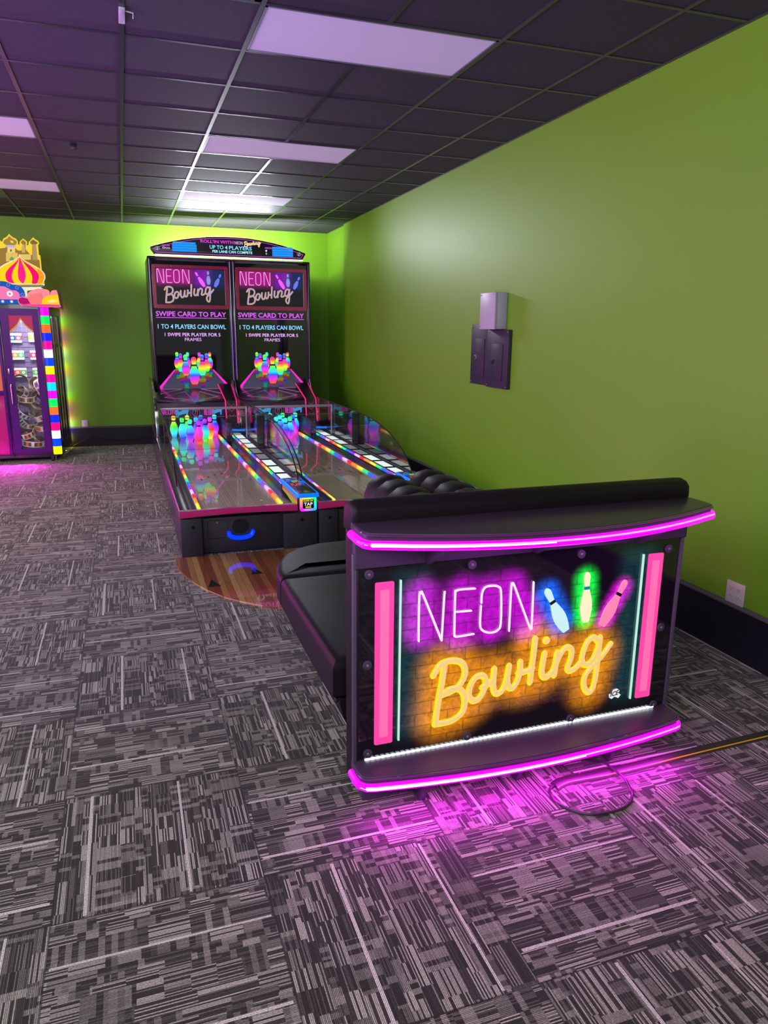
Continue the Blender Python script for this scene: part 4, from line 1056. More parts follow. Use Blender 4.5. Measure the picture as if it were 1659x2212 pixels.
    A('chevrons', bm, P('dark_red_border', (.3, .01, .04), .4), cc_)
    # side wings
    for x in (.0, 1.014):
        ol = [(5.60, .35), (4.12, .35), (4.13, .62), (4.22, .76), (4.48, .90), (4.56, 1.01), (5.60, 1.01)]
        bm = B(); prism(bm, ol, TYZ(x), 0, .022, .003, .003); w_ = A('side_wing', bm, PURP)
        bm = B(); tube(bm, [(x + .011, a, b_) for a, b_ in ol[1:6]], .0085, 8); A('wing_trim', bm, CHROME, w_)
    # tower
    yT = 4.715
    tx0, tx1 = .047, 1.078
    bm = B(); box(bm, (tx0, yT + .05, .85), (tx1, 5.60, 2.545), .01); tw = A('tower', bm, P('tower_black', (.008, .007, .011), .3))
    for (xa, xb) in ((tx0 - .004, tx0 + .040), (tx1 - .040, tx1 + .004)):
        bm = B(); box(bm, (xa, yT - .02, .88), (xb, yT + .06, 2.545), .008); A('tower_post', bm, P('post_purple_black', (.02, .012, .03), .25, coat=.4), tw)
        bm = B(); tube(bm, [((xa + xb) / 2, yT - .022, 1.0), ((xa + xb) / 2, yT - .022, 2.53)], .006, 8); A('post_trim', bm, P('dark_chrome', (.18, .15, .22), .2, 1.0), tw)
    bm = B(); tube(bm, [(tx0 + .01, yT - .03, 2.53), (tx1 - .01, yT - .03, 2.53)], .016, 10); A('top_rail', bm, P('dark_chrome', (.18, .15, .22), .2, 1.0), tw)
    bm = B(); box(bm, (tx0 + .03, yT + .004, .90), (tx1 - .03, yT + .02, 2.50)); sc = A('screen_glass', bm, DARKGLOSS, tw, False)
    y = yT + .003
    # bezel of the upper sign
    bo, bi = rrect(.090, 1.036, 1.918, 2.452, .022, 4), rrect(.134, .996, 1.965, 2.412, .008, 4)
    bm = B(); n = len(bo); q = [[bm.verts.new((p[0], yy, p[1])) for p in oo] for oo, yy in ((bo, y + .004), (bo, y - .008), (bi, y - .008), (bi, y + .004))]
    for r in range(3):
        for i in range(n): bm.faces.new((q[r][i], q[r][(i + 1) % n], q[r + 1][(i + 1) % n], q[r + 1][i]))
    bz = A('sign_bezel', bm, P('maroon_bezel', (.17, .006, .040), .2, coat=.8, emit=(.20, .006, .05), es=.6), tw)
    bm = B()
    for (x, z) in ((.112, 2.43), (.112, 2.19), (.112, 1.94), (.56, 2.435), (.56, 1.938), (1.014, 2.43), (1.014, 2.19), (1.014, 1.94), (.33, 2.435), (.8, 2.435), (.33, 1.938), (.8, 1.938)):
        disc(bm, (x, z), .004, TZ(y - .009), 0, -.002, 8)
    A('bezel_screws', bm, STEEL, bz)
    gl_sh = []
    NXg, NZg = 22, 11
    def gcol(x, z):
        def fall(v, a0, a1, s0): return max(0.0, 1 - max(0.0, a0 - v, v - a1) / s0) ** 1.6
        m_ = fall(x, .16, .53, .09) * fall(z, 2.25, 2.40, .07); v_ = fall(x, .64, .76, .10) * fall(z, 2.22, 2.40, .07); b_ = fall(x, .78, .96, .08) * fall(z, 2.22, 2.40, .08)
        return (.010 + .30 * m_ + .14 * v_, .010 + .01 * b_, .012 + .17 * m_ + .26 * v_ + .07 * b_)
    for ix_ in range(NXg):
        for iz_ in range(NZg):
            xa = .14 + .85 * ix_ / NXg; xb = .14 + .85 * (ix_ + 1) / NXg; za = 1.97 + .436 * iz_ / NZg; zb = 1.97 + .436 * (iz_ + 1) / NZg
            gl_sh.append(([(xa, za), (xb, za), (xb, zb), (xa, zb)], lambda c: gcol(c.x, c.z)))
    sg = vcprism('sign_glow', gl_sh, y + .0005, .0002, VC, bz)
    strokes('sign_word', [affine(s, .155, .545, 2.235, 2.392) for s in UNEON], .0042, .002, y - .004, P('pink_neon_tube', (1, .5, .9), .3, emit=(.85, .30, .72), es=1.0), bz)
    strokes('sign_script', [affine(s, .235, .845, 1.992, 2.215) for s in UBOW], .0105, .002, y - .004, P('amber_script_edge', (.5, .3, .1), .3, emit=(.70, .38, .09), es=.8), bz)
    strokes('sign_script_face', [affine(s, .239, .849, 1.994, 2.217) for s in UBOW], .0062, .003, y - .005, P('lilac_script_face', (.3, .3, .6), .3, emit=(.34, .32, .66), es=.8), bz)
    for (b0, t0, c) in (((.735, 2.195), (.625, 2.372), (.75, .10, .85)), ((.788, 2.222), (.785, 2.388), (.12, .38, .42) if not first else (.20, .26, .62)), ((.865, 2.195), (.945, 2.355), (.12, .16, .70))):
        ol, bd = pinshape(b0, t0, .052); vcprism('sign_pin', [(ol, c), (bd, (.01, .01, .02))], y - .003, .002, VC, bz)
    # wording
    MG = P('magenta_lettering', (.6, .1, .8), .4, emit=(.62, .09, .80), es=1.0); CY = P('cyan_lettering', (.3, .7, .9), .4, emit=(.20, .55, .85), es=1.0); LV = P('lavender_lettering', (.8, .5, .9), .4, emit=(.72, .36, .86), es=1.0)
    textmesh('screen_lettering', 'SWIPE CARD TO PLAY', TZ(y - .001), .110, .995, 1.820, 1.882, .001, MG, sc, .016)
    bm = B(); box(bm, (.110, y - .002, 1.800), (.995, y, 1.807)); A('screen_underline', bm, MG, sc, False)
    textmesh('screen_lettering', '1 TO 4 PLAYERS CAN BOWL', TZ(y - .001), .125, .985, 1.665, 1.722, .001, CY, sc, .014)
    textmesh('screen_lettering', '1 SWIPE PER PLAYER FOR 5', TZ(y - .001), .205, .910, 1.572, 1.615, .001, LV, sc, .012)
    textmesh('screen_lettering', 'FRAMES', TZ(y - .001), .452, .662, 1.512, 1.552, .001, LV, sc, 0)
    # picture of lane and pins
    A_ = (.040, .036, .060)
    vcprism('screen_picture', [([(.105, .900), (1.000, .900), (1.000, .925), (.800, 1.130), (.300, 1.130), (.105, .925)], lambda c: A_ if c.z > 1.0 else (.050, .046, .085)),
        ([(.105, .900), (.105, .935), (.298, 1.148), (.312, 1.140), (.140, .925), (.140, .900)], lambda c: (.85, .02, .55)), ([(1.0, .900), (1.0, .935), (.802, 1.148), (.788, 1.140), (.965, .925), (.965, .900)], lambda c: (.85, .02, .55))], y, .0005, VC, sc)
    sp_ = []; cx = .55
    rows = [(4, 1.165, .205, .076, .165, [(-.210), (-.075), (.072), (.208)]), (3, 1.120, .235, .088, .0, [-.165, 0.0, .165][:3]), (2, 1.070, .27, .104, 0, [-.105, .105]), (1, .955, .355, .135, 0, [0])]
    for (nn, zb, hh, ww, _, xs) in rows:
        for i, dx in enumerate(xs):
            if nn == 3 and i == 1: continue
            ol, bd = pinshape((cx + dx, zb), (cx + dx, zb + hh), ww); ph = random.random()
            fn = lambda co, ph=ph, zb=zb, hh=hh: hsv(ph - .7 * (co.z - zb) / hh, .93, .82)
            rl = [(p[0], 2 * zb - p[1] * 1.0 + (p[1] - zb) * .35) for p in ol]
            m_ = len(ol) // 2; L_, R__ = ol[:m_], list(reversed(ol[m_:])); rl_, rr_ = rl[:m_], list(reversed(rl[m_:]))
            for q in range(m_ - 1):
                zq = (L_[q][1] + L_[q + 1][1]) / 2; tq = (zq - zb) / hh; rt = (.95, 1.15, .8)[(nn + i) % 3]
                c0 = hsv(ph - rt * (L_[q][1] - zb) / hh, .95, .80); c1_ = hsv(ph - rt * (L_[q + 1][1] - zb) / hh, .95, .80)
                zl, zh = L_[q][1], L_[q + 1][1]
                fq = lambda co, c0=c0, c1_=c1_, zl=zl, zh=zh: c0 if abs(co.z - zl) < abs(co.z - zh) else c1_
                sp_.append(([L_[q], L_[q + 1], R__[q + 1], R__[q]], fq))
                a0, a1 = rl_[q][1], rl_[q + 1][1]
                gq = lambda co, c0=c0, c1_=c1_, a0=a0, a1=a1: tuple(.25 * v for v in (c0 if abs(co.z - a0) < abs(co.z - a1) else c1_))
                if min(a0, a1) > .905: sp_.insert(0, ([rl_[q], rl_[q + 1], rr_[q + 1], rr_[q]], gq))
            sp_.append((bd, (.02, .01, .04)))
    sp_ = [s for s in sp_ if not (min(p[1] for p in s[0]) < .90)] 
    vcprism('screen_pins', sp_, y - .0012, .0004, VC, sc)
    return t
m1 = build_machine(True)
m1['label'] = 'left bowling machine with glowing lane, wall clear of the right wall, nearer the prize machine'
m1['label'] = 'left of the two neon bowling machines, its whole front and pink bumper in view'
m2 = copy_tree(m1); m2.location = (0.31 + 1.04, 5.385, 0)
m2['label'] = 'right of the two neon bowling machines, beside the green wall and partly behind the bench'
for m in (m1, m2): m['group'] = 'two bowling machines under the shared marquee'

# pins standing at the end of each lane
bm = B(); lathe(bm, pin_profile(), n=20)
pin0 = link('bowling_pin', bm, PINM)
bm = B(); lathe(bm, [(.0208, .198), (.0218, .200), (.0218, .212), (.0208, .214)], n=20); link('neck_band', bm, P('pin_band', (.01, .01, .02), .3), pin0)
spots = []
for r, (ly, xs) in enumerate(((3.515, [.465]), (3.665, [.378, .552]), (3.86, [.300, .465, .632]), (4.09, [.215, .380, .548, .714]))):
    for k, x in enumerate(xs): spots.append((r, k, x, ly))
hues = {(0, 0): (.03, .36), (1, 0): (.82, .30), (1, 1): (.28, .74), (2, 0): (.70, .32), (2, 1): (.90, .34), (2, 2): (.17, .32), (3, 0): (.62, .24), (3, 1): (.62, .30), (3, 2): (.92, .36), (3, 3): (.92, .30)}
rown = ['at the front of the triangle', 'in the second row', 'in the third row', 'in the back row']
posn = [[''], ['left ', 'right '], ['left ', 'middle ', 'right '], ['far left ', 'second from left ', 'third from left ', 'far right ']]
firstpin = True
for li, lx in (('left', .31), ('right', 1.35)):
    for (r, k, x, ly) in spots:
        o = pin0 if firstpin else copy_tree(pin0); firstpin = False
        o.location = (lx + x, 5.385 + ly, .3455)
        a, g = hues[(r, k)]
        if li == 'right': a = (.88, .80, .95, .85)[(r + 2 * k) % 4]; g = (.30, .34, .26)[(r + k) % 3]
        o.color = (a, g, 0, 1)
        pos = posn[r][k]
        tag(o, '%sglowing rainbow bowling pin %s on the %s lane' % (pos, rown[r], li), 'bowling pin', 'pins on the %s lane' % li)

# ------------------------------------------------------------------ marquee on top of both towers
mq = thing('marquee_sign', 'long arched lit marquee sign on top of the two bowling machines', 'sign', (1.39, 10.10, 2.55))
def mp(name, bm, m, p=None, s=True):
    return link(name, bm, m, p or mq, s, loc=(Vector((-1.39, -10.10, -2.55)) if p is None else None))
arcp = [(0.405 + 1.965 * k / 24, 2.655 + .160 * (1 - (2 * k / 24 - 1) ** 2)) for k in range(25)]
ol = [(.445, 2.575), (2.335, 2.575), (2.372, 2.64)] + list(reversed(arcp)) + [(.402, 2.64)]
bm = B(); prism(bm, ol, TXZ(10.07), 0, .11, .004, .004); mb = mp('marquee_body', bm, P('tower_black', (.008, .007, .011), .3))
def ins(pts, d):
    cx, cz = 1.39, 2.68
    return [(cx + (p[0] - cx) * (1 - d / 1.0), cz + (p[1] - cz) * (1 - d * 7.5)) for p in pts]
bm = B(); lnp = [(.47, 2.592), (2.31, 2.592), (2.340, 2.640)] + [(p[0] * .968 + 1.39 * .032, p[1] - .019) for p in reversed(arcp)] + [(.436, 2.640)]; tube(bm, [(p[0], 10.066, p[1]) for p in lnp], .003, 6, closed=True); mp('marquee_line', bm, P('purple_line', (.6, .1, .6), .4, emit=(.50, .06, .50), es=1.0), mb)
blue = (.01, .26, .80)
sh = []
for (x0_, z0_, x1_, zz) in ((.665, 2.612, .965, .032), (1.930, 2.602, 2.205, .032)):
    for k in range(4 if x0_ < 1 else 4):
        if x0_ < 1 and k == 3: sh.append(([(x0_ + .01, z0_ + k * .030), (x1_ - .01, z0_ + k * .030), (x1_ - .01, z0_ + k * .030 + .026), (x0_ + .01, z0_ + k * .030 + .026)], blue)); continue
        sh.append(([(x0_, z0_ + k * .030), (x1_, z0_ + k * .030), (x1_, z0_ + k * .030 + .027), (x0_, z0_ + k * .030 + .027)], blue))
for grp in (sh[:4], sh[4:]): vcprism('score_panel_picture', grp, 10.069, .0006, VC, mb)
W1 = P('magenta_lettering', (.6, .1, .8), .4, emit=(.62, .09, .80), es=1.0)
textmesh('marquee_lettering', "ROLL'IN WITH", TXZ(10.068), 1.015, 1.430, 2.730, 2.768, .001, P('magenta_marquee_print', (.7, .05, .6), .4, emit=(.62, .03, .55), es=1.0), mb, .02)
textmesh('marquee_lettering', 'NEON', TXZ(10.068), 1.445, 1.548, 2.728, 2.765, .001, P('lavender_lettering', (.8, .5, .9), .4, emit=(.72, .36, .86), es=1.0), mb, 0)
bm = B()
for s in UBOW: ribbon(bm, smooth_pts(affine(s, 1.568, 1.780, 2.703, 2.776), 4), .005, .001, TXZ(10.066), 6)
mp('marquee_script', bm, P('cream_marquee_script', (1, .7, .4), .4, emit=(.85, .55, .28), es=1.0), mb)
for s_, xa_, xb_ in (('UP TO', 1.128, 1.300), ('4', 1.318, 1.352), ('PLAYERS', 1.370, 1.662)): textmesh('marquee_lettering', s_, TXZ(10.068), xa_, xb_, 2.660, 2.706, .001, P('cyan_lettering', (.3, .7, .9), .4, emit=(.06, .50, .85), es=1.1), mb, .018)
textmesh('marquee_lettering', 'PER LANE CAN COMPETE', TXZ(10.068), 1.160, 1.668, 2.616, 2.648, .001, P('pale_cyan_lettering', (.5, .8, .9), .4, emit=(.35, .75, .95), es=1.1), mb, .012)
for cx_ in (.485, 2.285):
    bm = B(); tube(bm, [(cx_ + .024 * math.cos(a * PI / 8), 10.066, 2.640 + .022 * math.sin(a * PI / 8)) for a in range(16)], .002, 5, closed=True)
    ol2, _b = pinshape((cx_ - .004, 2.622), (cx_ + .008, 2.660), .013); prism(bm, ol2, TXZ(10.066), 0, .001); mp('badge', bm, P('pale_print', (.5, .6, .7), .4, emit=(.4, .5, .6), es=.8), mb)
for (xa, za, s_) in ((.545, 2.668, 'NEON'), (.550, 2.640, 'Duo'), (1.835, 2.690, 'NEON'), (1.840, 2.655, '1'), (1.840, 2.620, '2')):
    textmesh('small_lettering', s_, TXZ(10.068), xa, xa + (.09 if len(s_) > 1 else .02), za, za + .020, .0008, W1 if s_ == 'NEON' else P('white_print', (.8, .8, .8), .4), mb, .01)
bm = B()
for k in range(60): box(bm, (.46 + k * .0315, 10.045, 2.560), (.474 + k * .0315, 10.058, 2.568))
box(bm, (.45, 10.055, 2.5605), (2.335, 10.075, 2.568)); mp('led_row', bm, P('white_pink_led', (1, .9, 1), .3, emit=(1.0, .86, 1.0), es=2.2), None, False)

# ------------------------------------------------------------------ the wooden approach in front of the lanes
t = tag(bpy.data.objects.new('approach_mat', None), 'glossy wood-plank approach board with rounded edge, on the carpet before the left lane', 'floor board'); COL.objects.link(t)
t.location = (1.35, 5.0, 0)
pl_ = [(.255, 5.383), (.247, 5.22), (.262, 5.08), (.300, 4.92), (.345, 4.77), (.405, 4.61), (.485, 4.46), (.585, 4.34), (.70, 4.225), (.83, 4.135), (1.0, 4.06), (1.2, 4.03), (1.35, 4.025)]
olm = pl_ + [(2.70 - x, y) for x, y in reversed(pl_[:-1])]
bm = B(); prism(bm, [(x - 1.35, y - 5.0) for x, y in olm], TXY(0), .0004, .012, 0, .002); link('board', bm, mat_wood_planks(), t, smooth=False)
for (x, y) in ((.455, 4.735), (.765, 4.91), (1.35, 4.98), (1.94, 4.91)):
    bm = B(); poly(bm, [(x - .04 - 1.35, y - .07 - 5, .0124), (x + .045 - 1.35, y - .07 - 5, .0124), (x - 1.35 - .002, y + .085 - 5, .0124)]); link('arrow_mark', bm, P('dark_brown_arrow', (.02, .008, .008), .08, coat=1), t, smooth=False)

# ------------------------------------------------------------------ the prize machine at the left
PY = 10.2
pm = thing('prize_machine', 'tall purple prize machine with rainbow light strip and onion dome topper', 'arcade machine', (-1.6, 10.6, 0))
PL_ = Vector((1.6, -10.6, 0))
def pp(name, bm, m, p=None, s=True): return link(name, bm, m, p or pm, s, loc=(PL_ if p is None else None))
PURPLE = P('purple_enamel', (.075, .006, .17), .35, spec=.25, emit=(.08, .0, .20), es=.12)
DK = P('dark_purple_side', (0.028, 0.014, 0.045), 0.25, coat=.4)
bm = B(); box(bm, (-2.9, 10.24, .075), (-.86, 11.12, .15), .004); box(bm, (-2.9, 11.02, .15), (-.86, 11.29, 1.92)); box(bm, (-2.9, 10.24, 1.86), (-.86, 11.29, 1.95)); box(bm, (-1.40, 10.24, .15), (-1.385, 11.02, 1.9)); pp('cabinet_shell', bm, DK, None, False)
# right side: dark posts, a cross band, panes
bm = B()
side = [(-.86, 10.26), (-.842, 10.30), (-.775, 11.10), (-.80, 11.12)]
def sidept(t, off=0): return (-.842 + .055 * t + off, 10.27 + 1.01 * t)
for (t0, t1) in ((0, .10), (.33, .50), (.62, .66), (.86, 1.0)):
    a, b_ = sidept(t0), sidept(t1); prism(bm, [(a[0], a[1]), (b_[0], b_[1]), (b_[0] - .03, b_[1]), (a[0] - .03, a[1])], TXY(0), .08, 1.90)
prism(bm, [sidept(0, .002), sidept(1, .002), sidept(1, -.03), sidept(0, -.03)], TXY(0), .08, .22); prism(bm, [sidept(0, .002), sidept(1, .002), sidept(1, -.03), sidept(0, -.03)], TXY(0), 1.82, 1.92)
pp('side_frame', bm, DK)
bm = B(); prism(bm, [sidept(.06, .006), sidept(.80, .006), sidept(.80, -.01), sidept(.06, -.01)], TXY(0), 1.42, 1.47, .003, .003); pp('side_band', bm, P('grey_purple_band', (.16, .11, .2), .4))
bm = B(); prism(bm, [sidept(.02, -.012), sidept(.98, -.012), sidept(.98, -.018), sidept(.02, -.018)], TXY(0), .2, 1.84); pp('side_pane', bm, CABGLASS, None, False)
bm = B()
for tt in (.12, .52): a = sidept(tt, .004); tube(bm, [(a[0], a[1], .23), (a[0], a[1], 1.80)], .007, 6)
pp('chrome_strip', bm, CHROME)
# front strip of coloured lights
RB = [(.75, 0, .9), (0, .85, .1), (1, .12, .02), (0, .02, 1), (.9, 0, .25), (1, 1, 1), (0, .05, 1), (1, .8, 0), (.95, 0, .3), (0, .6, 1), (.7, 0, .85), (0, .85, .1), (1, .13, .02), (0, .02, 1), (.95, 0, .2), (1, 1, 1), (0, .05, 1), (1, .85, 0)]
zs0, zs1 = .085, 1.905; bm = B(); n = len(RB); hh = (zs1 - zs0) / n
strip = bmesh.new(); cols = []
for k in range(n):
    zb = zs1 - (k + 1) * hh
    for s_ in range(3):
        za, zc = zb + hh * s_ / 3, zb + hh * (s_ + 1) / 3
        n0 = len(strip.faces); prism(strip, [(-.938, 10.205), (-.900, 10.190), (-.850, 10.200), (-.842, 10.235), (-.842, 10.26), (-.938, 10.26)], TXY(0), za, zc)
        cols += [k] * (len(strip.faces) - n0)
me = bpy.data.meshes.new('rainbow_strip'); strip.to_mesh(me); strip.free(); at = me.color_attributes.new('Col', 'FLOAT_COLOR', 'CORNER')
for p in me.polygons:
    for li in p.loop_indices: at.data[li].color = (*RB[cols[p.index]], 1)
me.materials.append(mat_vc('rainbow_strip_light', 1.1, .3)); o = bpy.data.objects.new('rainbow_strip', me); COL.objects.link(o); o.parent = pm; o.location = PL_
# matching strip at the rear corner, facing the green wall
rear = bmesh.new(); rc = []
for k in range(n):
    zb = zs1 - (k + 1) * hh; n0 = len(rear.faces)
    prism(rear, [(-.860, 11.29), (-.800, 11.29), (-.803, 11.31), (-.860, 11.31)], TXY(0), zb, zb + hh)
    rc += [k] * (len(rear.faces) - n0)
me = bpy.data.meshes.new('rear_strip'); rear.to_mesh(me); rear.free(); at = me.color_attributes.new('Col', 'FLOAT_COLOR', 'CORNER')
for p in me.polygons:
    for li in p.loop_indices: at.data[li].color = (*RB[rc[p.index]], 1)
me.materials.append(mat_vc('rear_strip_light', 14.0, .3)); o = bpy.data.objects.new('rear_strip', me); COL.objects.link(o); o.parent = pm; o.location = PL_
# front door with glass
dx0, dx1, dz0, dz1 = -1.385, -.952, .115, 1.885
gx0, gx1, gz0, gz1 = -1.300, -1.032, .165, 1.805
bm = B()
for (a, b_) in (((dx0, 0, dz0), (gx0, 0, dz1)), ((gx1, 0, dz0), (dx1, 0, dz1)), ((gx0, 0, dz0), (gx1, 0, gz0)), ((gx0, 0, gz1), (gx1, 0, dz1))):
    box(bm, (a[0], 10.190, a[2]), (b_[0], 10.235, b_[2]), .0)
dr = pp('door', bm, PURPLE, None, False)
bm = B(); box(bm, (gx0, 10.21, gz0), (gx1, 10.215, gz1)); pp('door_glass', bm, CABGLASS, dr, False)
bm = B(); box(bm, (-.955, 10.185, .08), (-.940, 10.24, 1.90), .003); box(bm, (-1.40, 10.188, .08), (-1.387, 10.24, 1.90), .003); pp('door_seam', bm, DK, dr)
bm = B(); box(bm, (-1.36, 10.178, 1.10), (-1.34, 10.19, 1.17), .004); pp('lock_plate', bm, STEEL, dr)
bm = B(); tube(bm, [(-1.345, 10.19, .72), (-1.345, 10.165, .74), (-1.345, 10.165, .97), (-1.345, 10.19, .99)], .008, 8); pp('door_handle', bm, P('rose_steel_handle', (.6, .4, .5), .25, .9), dr)
# printed arch behind the top of the glass
ar = [(gx0, 1.805), (gx1, 1.805), (gx1, 1.60), (-1.07, 1.63), (-1.12, 1.68), (-1.166, 1.755), (-1.21, 1.68), (-1.26, 1.63), (gx0, 1.60)]
vcprism('printed_arch', [(ar, (.62, .03, .12)), ([(gx0, 1.60), (gx0, 1.622), (-1.262, 1.652), (-1.212, 1.70), (-1.166, 1.780), (-1.12, 1.70), (-1.07, 1.652), (gx1, 1.622), (gx1, 1.60), (-1.07, 1.63), (-1.12, 1.68), (-1.166, 1.755), (-1.21, 1.68), (-1.26, 1.63)], (.85, .40, .03))] +
    [([(cx_ - .012, cz_), (cx_, cz_ - .018), (cx_ + .012, cz_), (cx_, cz_ + .018)], (.80, .0, .25)) for cx_ in (-1.275, -1.24, -1.10, -1.062) for cz_ in (1.72, 1.77)], 10.222, .001, mat_vc('lit_print', .55, .4), dr).location = (0, 0, 0)
# inside: purple wall with grid, floor light
GR = P('purple_grid_wall', (.16, .12, .26), .5, emit=(.12, .09, .22), es=.25)
bm = B(); box(bm, (-1.385, 10.98, .15), (-.90, 11.0, 1.86)); iw = pp('inner_wall', bm, GR, None, False)
bm = B()
for k in range(9): box(bm, (-1.37 + k * .058, 10.970, .15), (-1.364 + k * .058, 10.978, 1.86))
for k in range(26): box(bm, (-1.385, 10.966, .2 + k * .064), (-.90, 10.970, .205 + k * .064))
pp('wire_grid', bm, P('grid_wire', (.30, .27, .42), .3, .6), iw, False)
l_ = bpy.data.lights.new('prize_cabinet_lamp', 'AREA'); l_.size = .35; l_.energy = 20; l_.color = (1, .95, .95); lo = bpy.data.objects.new('prize_cabinet_lamp', l_); COL.objects.link(lo); lo.location = (-1.16, 10.45, 1.84)
lo.rotation_euler = (math.radians(12), 0, 0)
# centre front: printed side panel, lower magenta door
vcprism('printed_panel', [([(-1.66, .90), (-1.435, .90), (-1.435, 1.86), (-1.66, 1.86)], lambda c: (.80, .16, .10)),
    ([(-1.66, .92), (-1.53, .92), (-1.54, 1.35), (-1.60, 1.62), (-1.66, 1.70)], (.85, .50, .03)),
    ([(-1.66, .94), (-1.575, .94), (-1.585, 1.30), (-1.63, 1.55), (-1.66, 1.60)], (.80, .25, .20))], 10.21, .004, mat_vc('lit_print', .55, .4), pm).location = PL_
bm = B(); box(bm, (-1.440, 10.185, .10), (-1.405, 10.24, 1.92), .004); box(bm, (-2.9, 10.19, .845), (-1.44, 10.24, .90), .004); box(bm, (-2.9, 10.21, 1.84), (-1.44, 10.24, 1.92), .003); pp('front_frame', bm, PURPLE)
bm = B(); box(bm, (-2.9, 10.215, .10), (-1.44, 10.235, .845), .004); pp('lower_panel', bm, P('magenta_panel', (.42, .012, .16), .15, coat=1, emit=(.35, 0, .16), es=.25))
bm = B(); tube(bm, [(-1.655, 10.19, .10), (-1.655, 10.19, .84)], .008, 6); pp('magenta_edge_light', bm, LEDM)
bm = B(); box(bm, (-2.9, 10.22, .045), (-.90, 11.1, .080), .003); pp('base_plate', bm, DK)
for (cx_, cy_) in ((-.955, 10.20), (-.90, 11.0), (-1.62, 10.30)):
    bm = B(); tube(bm, [(cx_ - .012, cy_, .026), (cx_ + .012, cy_, .026)], .026, 14); box(bm, (cx_ - .018, cy_ - .012, .035), (cx_ + .018, cy_ + .02, .062), .002); pp('caster', bm, P('black_caster', (.015, .014, .018), .3))
    bm = B(); lathe(bm, [(.004, .0), (.022, .0), (.022, .005), (.006, .008), (.006, .06)], (cx_ + .035, cy_ + .02, .001), 12); pp('levelling_foot', bm, STEEL)
# topper boards
TB = mat_vc('topper_print', .78, .45, 0, .05)  # emission brightens the prints; the castle board itself is unlit
def board(name, shapes, y, d, base):
    """printed board: first outline has real thickness, the rest lie on its face"""
    bm = B(); prism(bm, shapes[0][0], TXZ(y), 0, .012)
    o = pp(name, bm, P('board_edge_white', (.75, .72, .75), .4)); 
    if name in ('dome_board', 'cloud_board'): shapes = [(smooth_pts(s_, 3, True) if 8 < len(s_) < 30 else s_, c_) for s_, c_ in shapes]
    v = vcprism(name + '_print', shapes, y - .0002, .0004, TB, o)
    return o
castle = [(-1.387, 2.646), (-1.361, 2.66), (-1.348, 2.705), (-1.322, 2.687), (-1.306, 2.726), (-1.274, 2.743), (-1.247, 2.77), (-1.235, 2.786), (-1.223, 2.768), (-1.201, 2.747), (-1.166, 2.732), (-1.145, 2.702), (-1.148, 2.67), (-1.134, 2.657), (-1.127, 2.696), (-1.11, 2.713), (-1.083, 2.736), (-1.057, 2.715), (-1.04, 2.7), (-1.043, 2.674), (-1.057, 2.661), (-1.032, 2.662), (-1.022, 2.701), (-1.001, 2.721), (-0.969, 2.756), (-0.945, 2.733), (-0.915, 2.715), (-0.905, 2.693), (-0.912, 2.674), (-0.92, 2.667), (-0.921, 2.551), (-0.906, 2.545), (-0.906, 2.486), (-0.905, 2.395), (-0.909, 2.316), (-1.423, 2.299)]
cin = [(-1.399, 2.531), (-1.355, 2.609), (-1.293, 2.618), (-1.284, 2.651), (-1.312, 2.675), (-1.299, 2.707), (-1.264, 2.728), (-1.236, 2.758), (-1.212, 2.733), (-1.177, 2.716), (-1.158, 2.695), (-1.166, 2.669), (-1.186, 2.655), (-1.186, 2.623), (-1.155, 2.592), (-1.112, 2.594), (-1.099, 2.672), (-1.115, 2.687), (-1.105, 2.703), (-1.085, 2.72), (-1.065, 2.705), (-1.054, 2.69), (-1.062, 2.673), (-1.068, 2.609), (-1.018, 2.547), (-0.999, 2.547), (-0.987, 2.677), (-1.011, 2.688), (-1.003, 2.708), (-0.971, 2.732), (-0.941, 2.711), (-0.917, 2.696), (-0.931, 2.679), (-0.944, 2.675), (-0.942, 2.498), (-0.921, 2.486), (-0.923, 2.329), (-1.422, 2.312)]
board('castle_board', [(castle, (.85, .62, .04)), (cin, (.30, .17, .03)),
    ([(-1.293, 2.561), (-1.164, 2.566), (-1.168, 2.463), (-1.303, 2.458)], (.70, .50, .10)), ([(-1.268, 2.626), (-1.185, 2.63), (-1.189, 2.565), (-1.281, 2.562)], (.80, .60, .16)), ([(-1.287, 2.651), (-1.177, 2.655), (-1.186, 2.628), (-1.283, 2.624)], (.55, .40, .70)),
    ([(-1.301, 2.688), (-1.286, 2.714), (-1.258, 2.728), (-1.237, 2.754), (-1.215, 2.73), (-1.183, 2.716), (-1.164, 2.691), (-1.172, 2.668), (-1.192, 2.655), (-1.284, 2.651), (-1.3, 2.666)], (.34, .22, .03)), ([(-1.232, 2.71), (-1.2, 2.702), (-1.196, 2.677), (-1.226, 2.679)], (.80, .62, .15)),
    ([(-1.109, 2.687), (-1.085, 2.714), (-1.06, 2.689), (-1.068, 2.673), (-1.108, 2.671)], (.28, .17, .03)), ([(-1.099, 2.669), (-1.074, 2.67), (-1.075, 2.57), (-1.112, 2.569)], (.55, .38, .12)),
    ([(-1.007, 2.692), (-0.972, 2.727), (-0.938, 2.705), (-0.924, 2.689), (-0.944, 2.675), (-0.997, 2.673)], (.20, .12, .03)), ([(-0.987, 2.674), (-0.944, 2.675), (-0.943, 2.488), (-0.999, 2.486)], (.42, .28, .12)), ([(-1.16, 2.547), (-1.014, 2.553), (-1.018, 2.488), (-1.123, 2.484)], (.70, .54, .14)),
    ([(-1.24, 2.602), (-1.225, 2.602), (-1.227, 2.577), (-1.243, 2.576)], (.05, .05, .15)), ([(-1.265, 2.472), (-1.25, 2.505), (-1.23, 2.516), (-1.214, 2.5), (-1.209, 2.475)], (.10, .35, .12))], 10.6, .01, None)
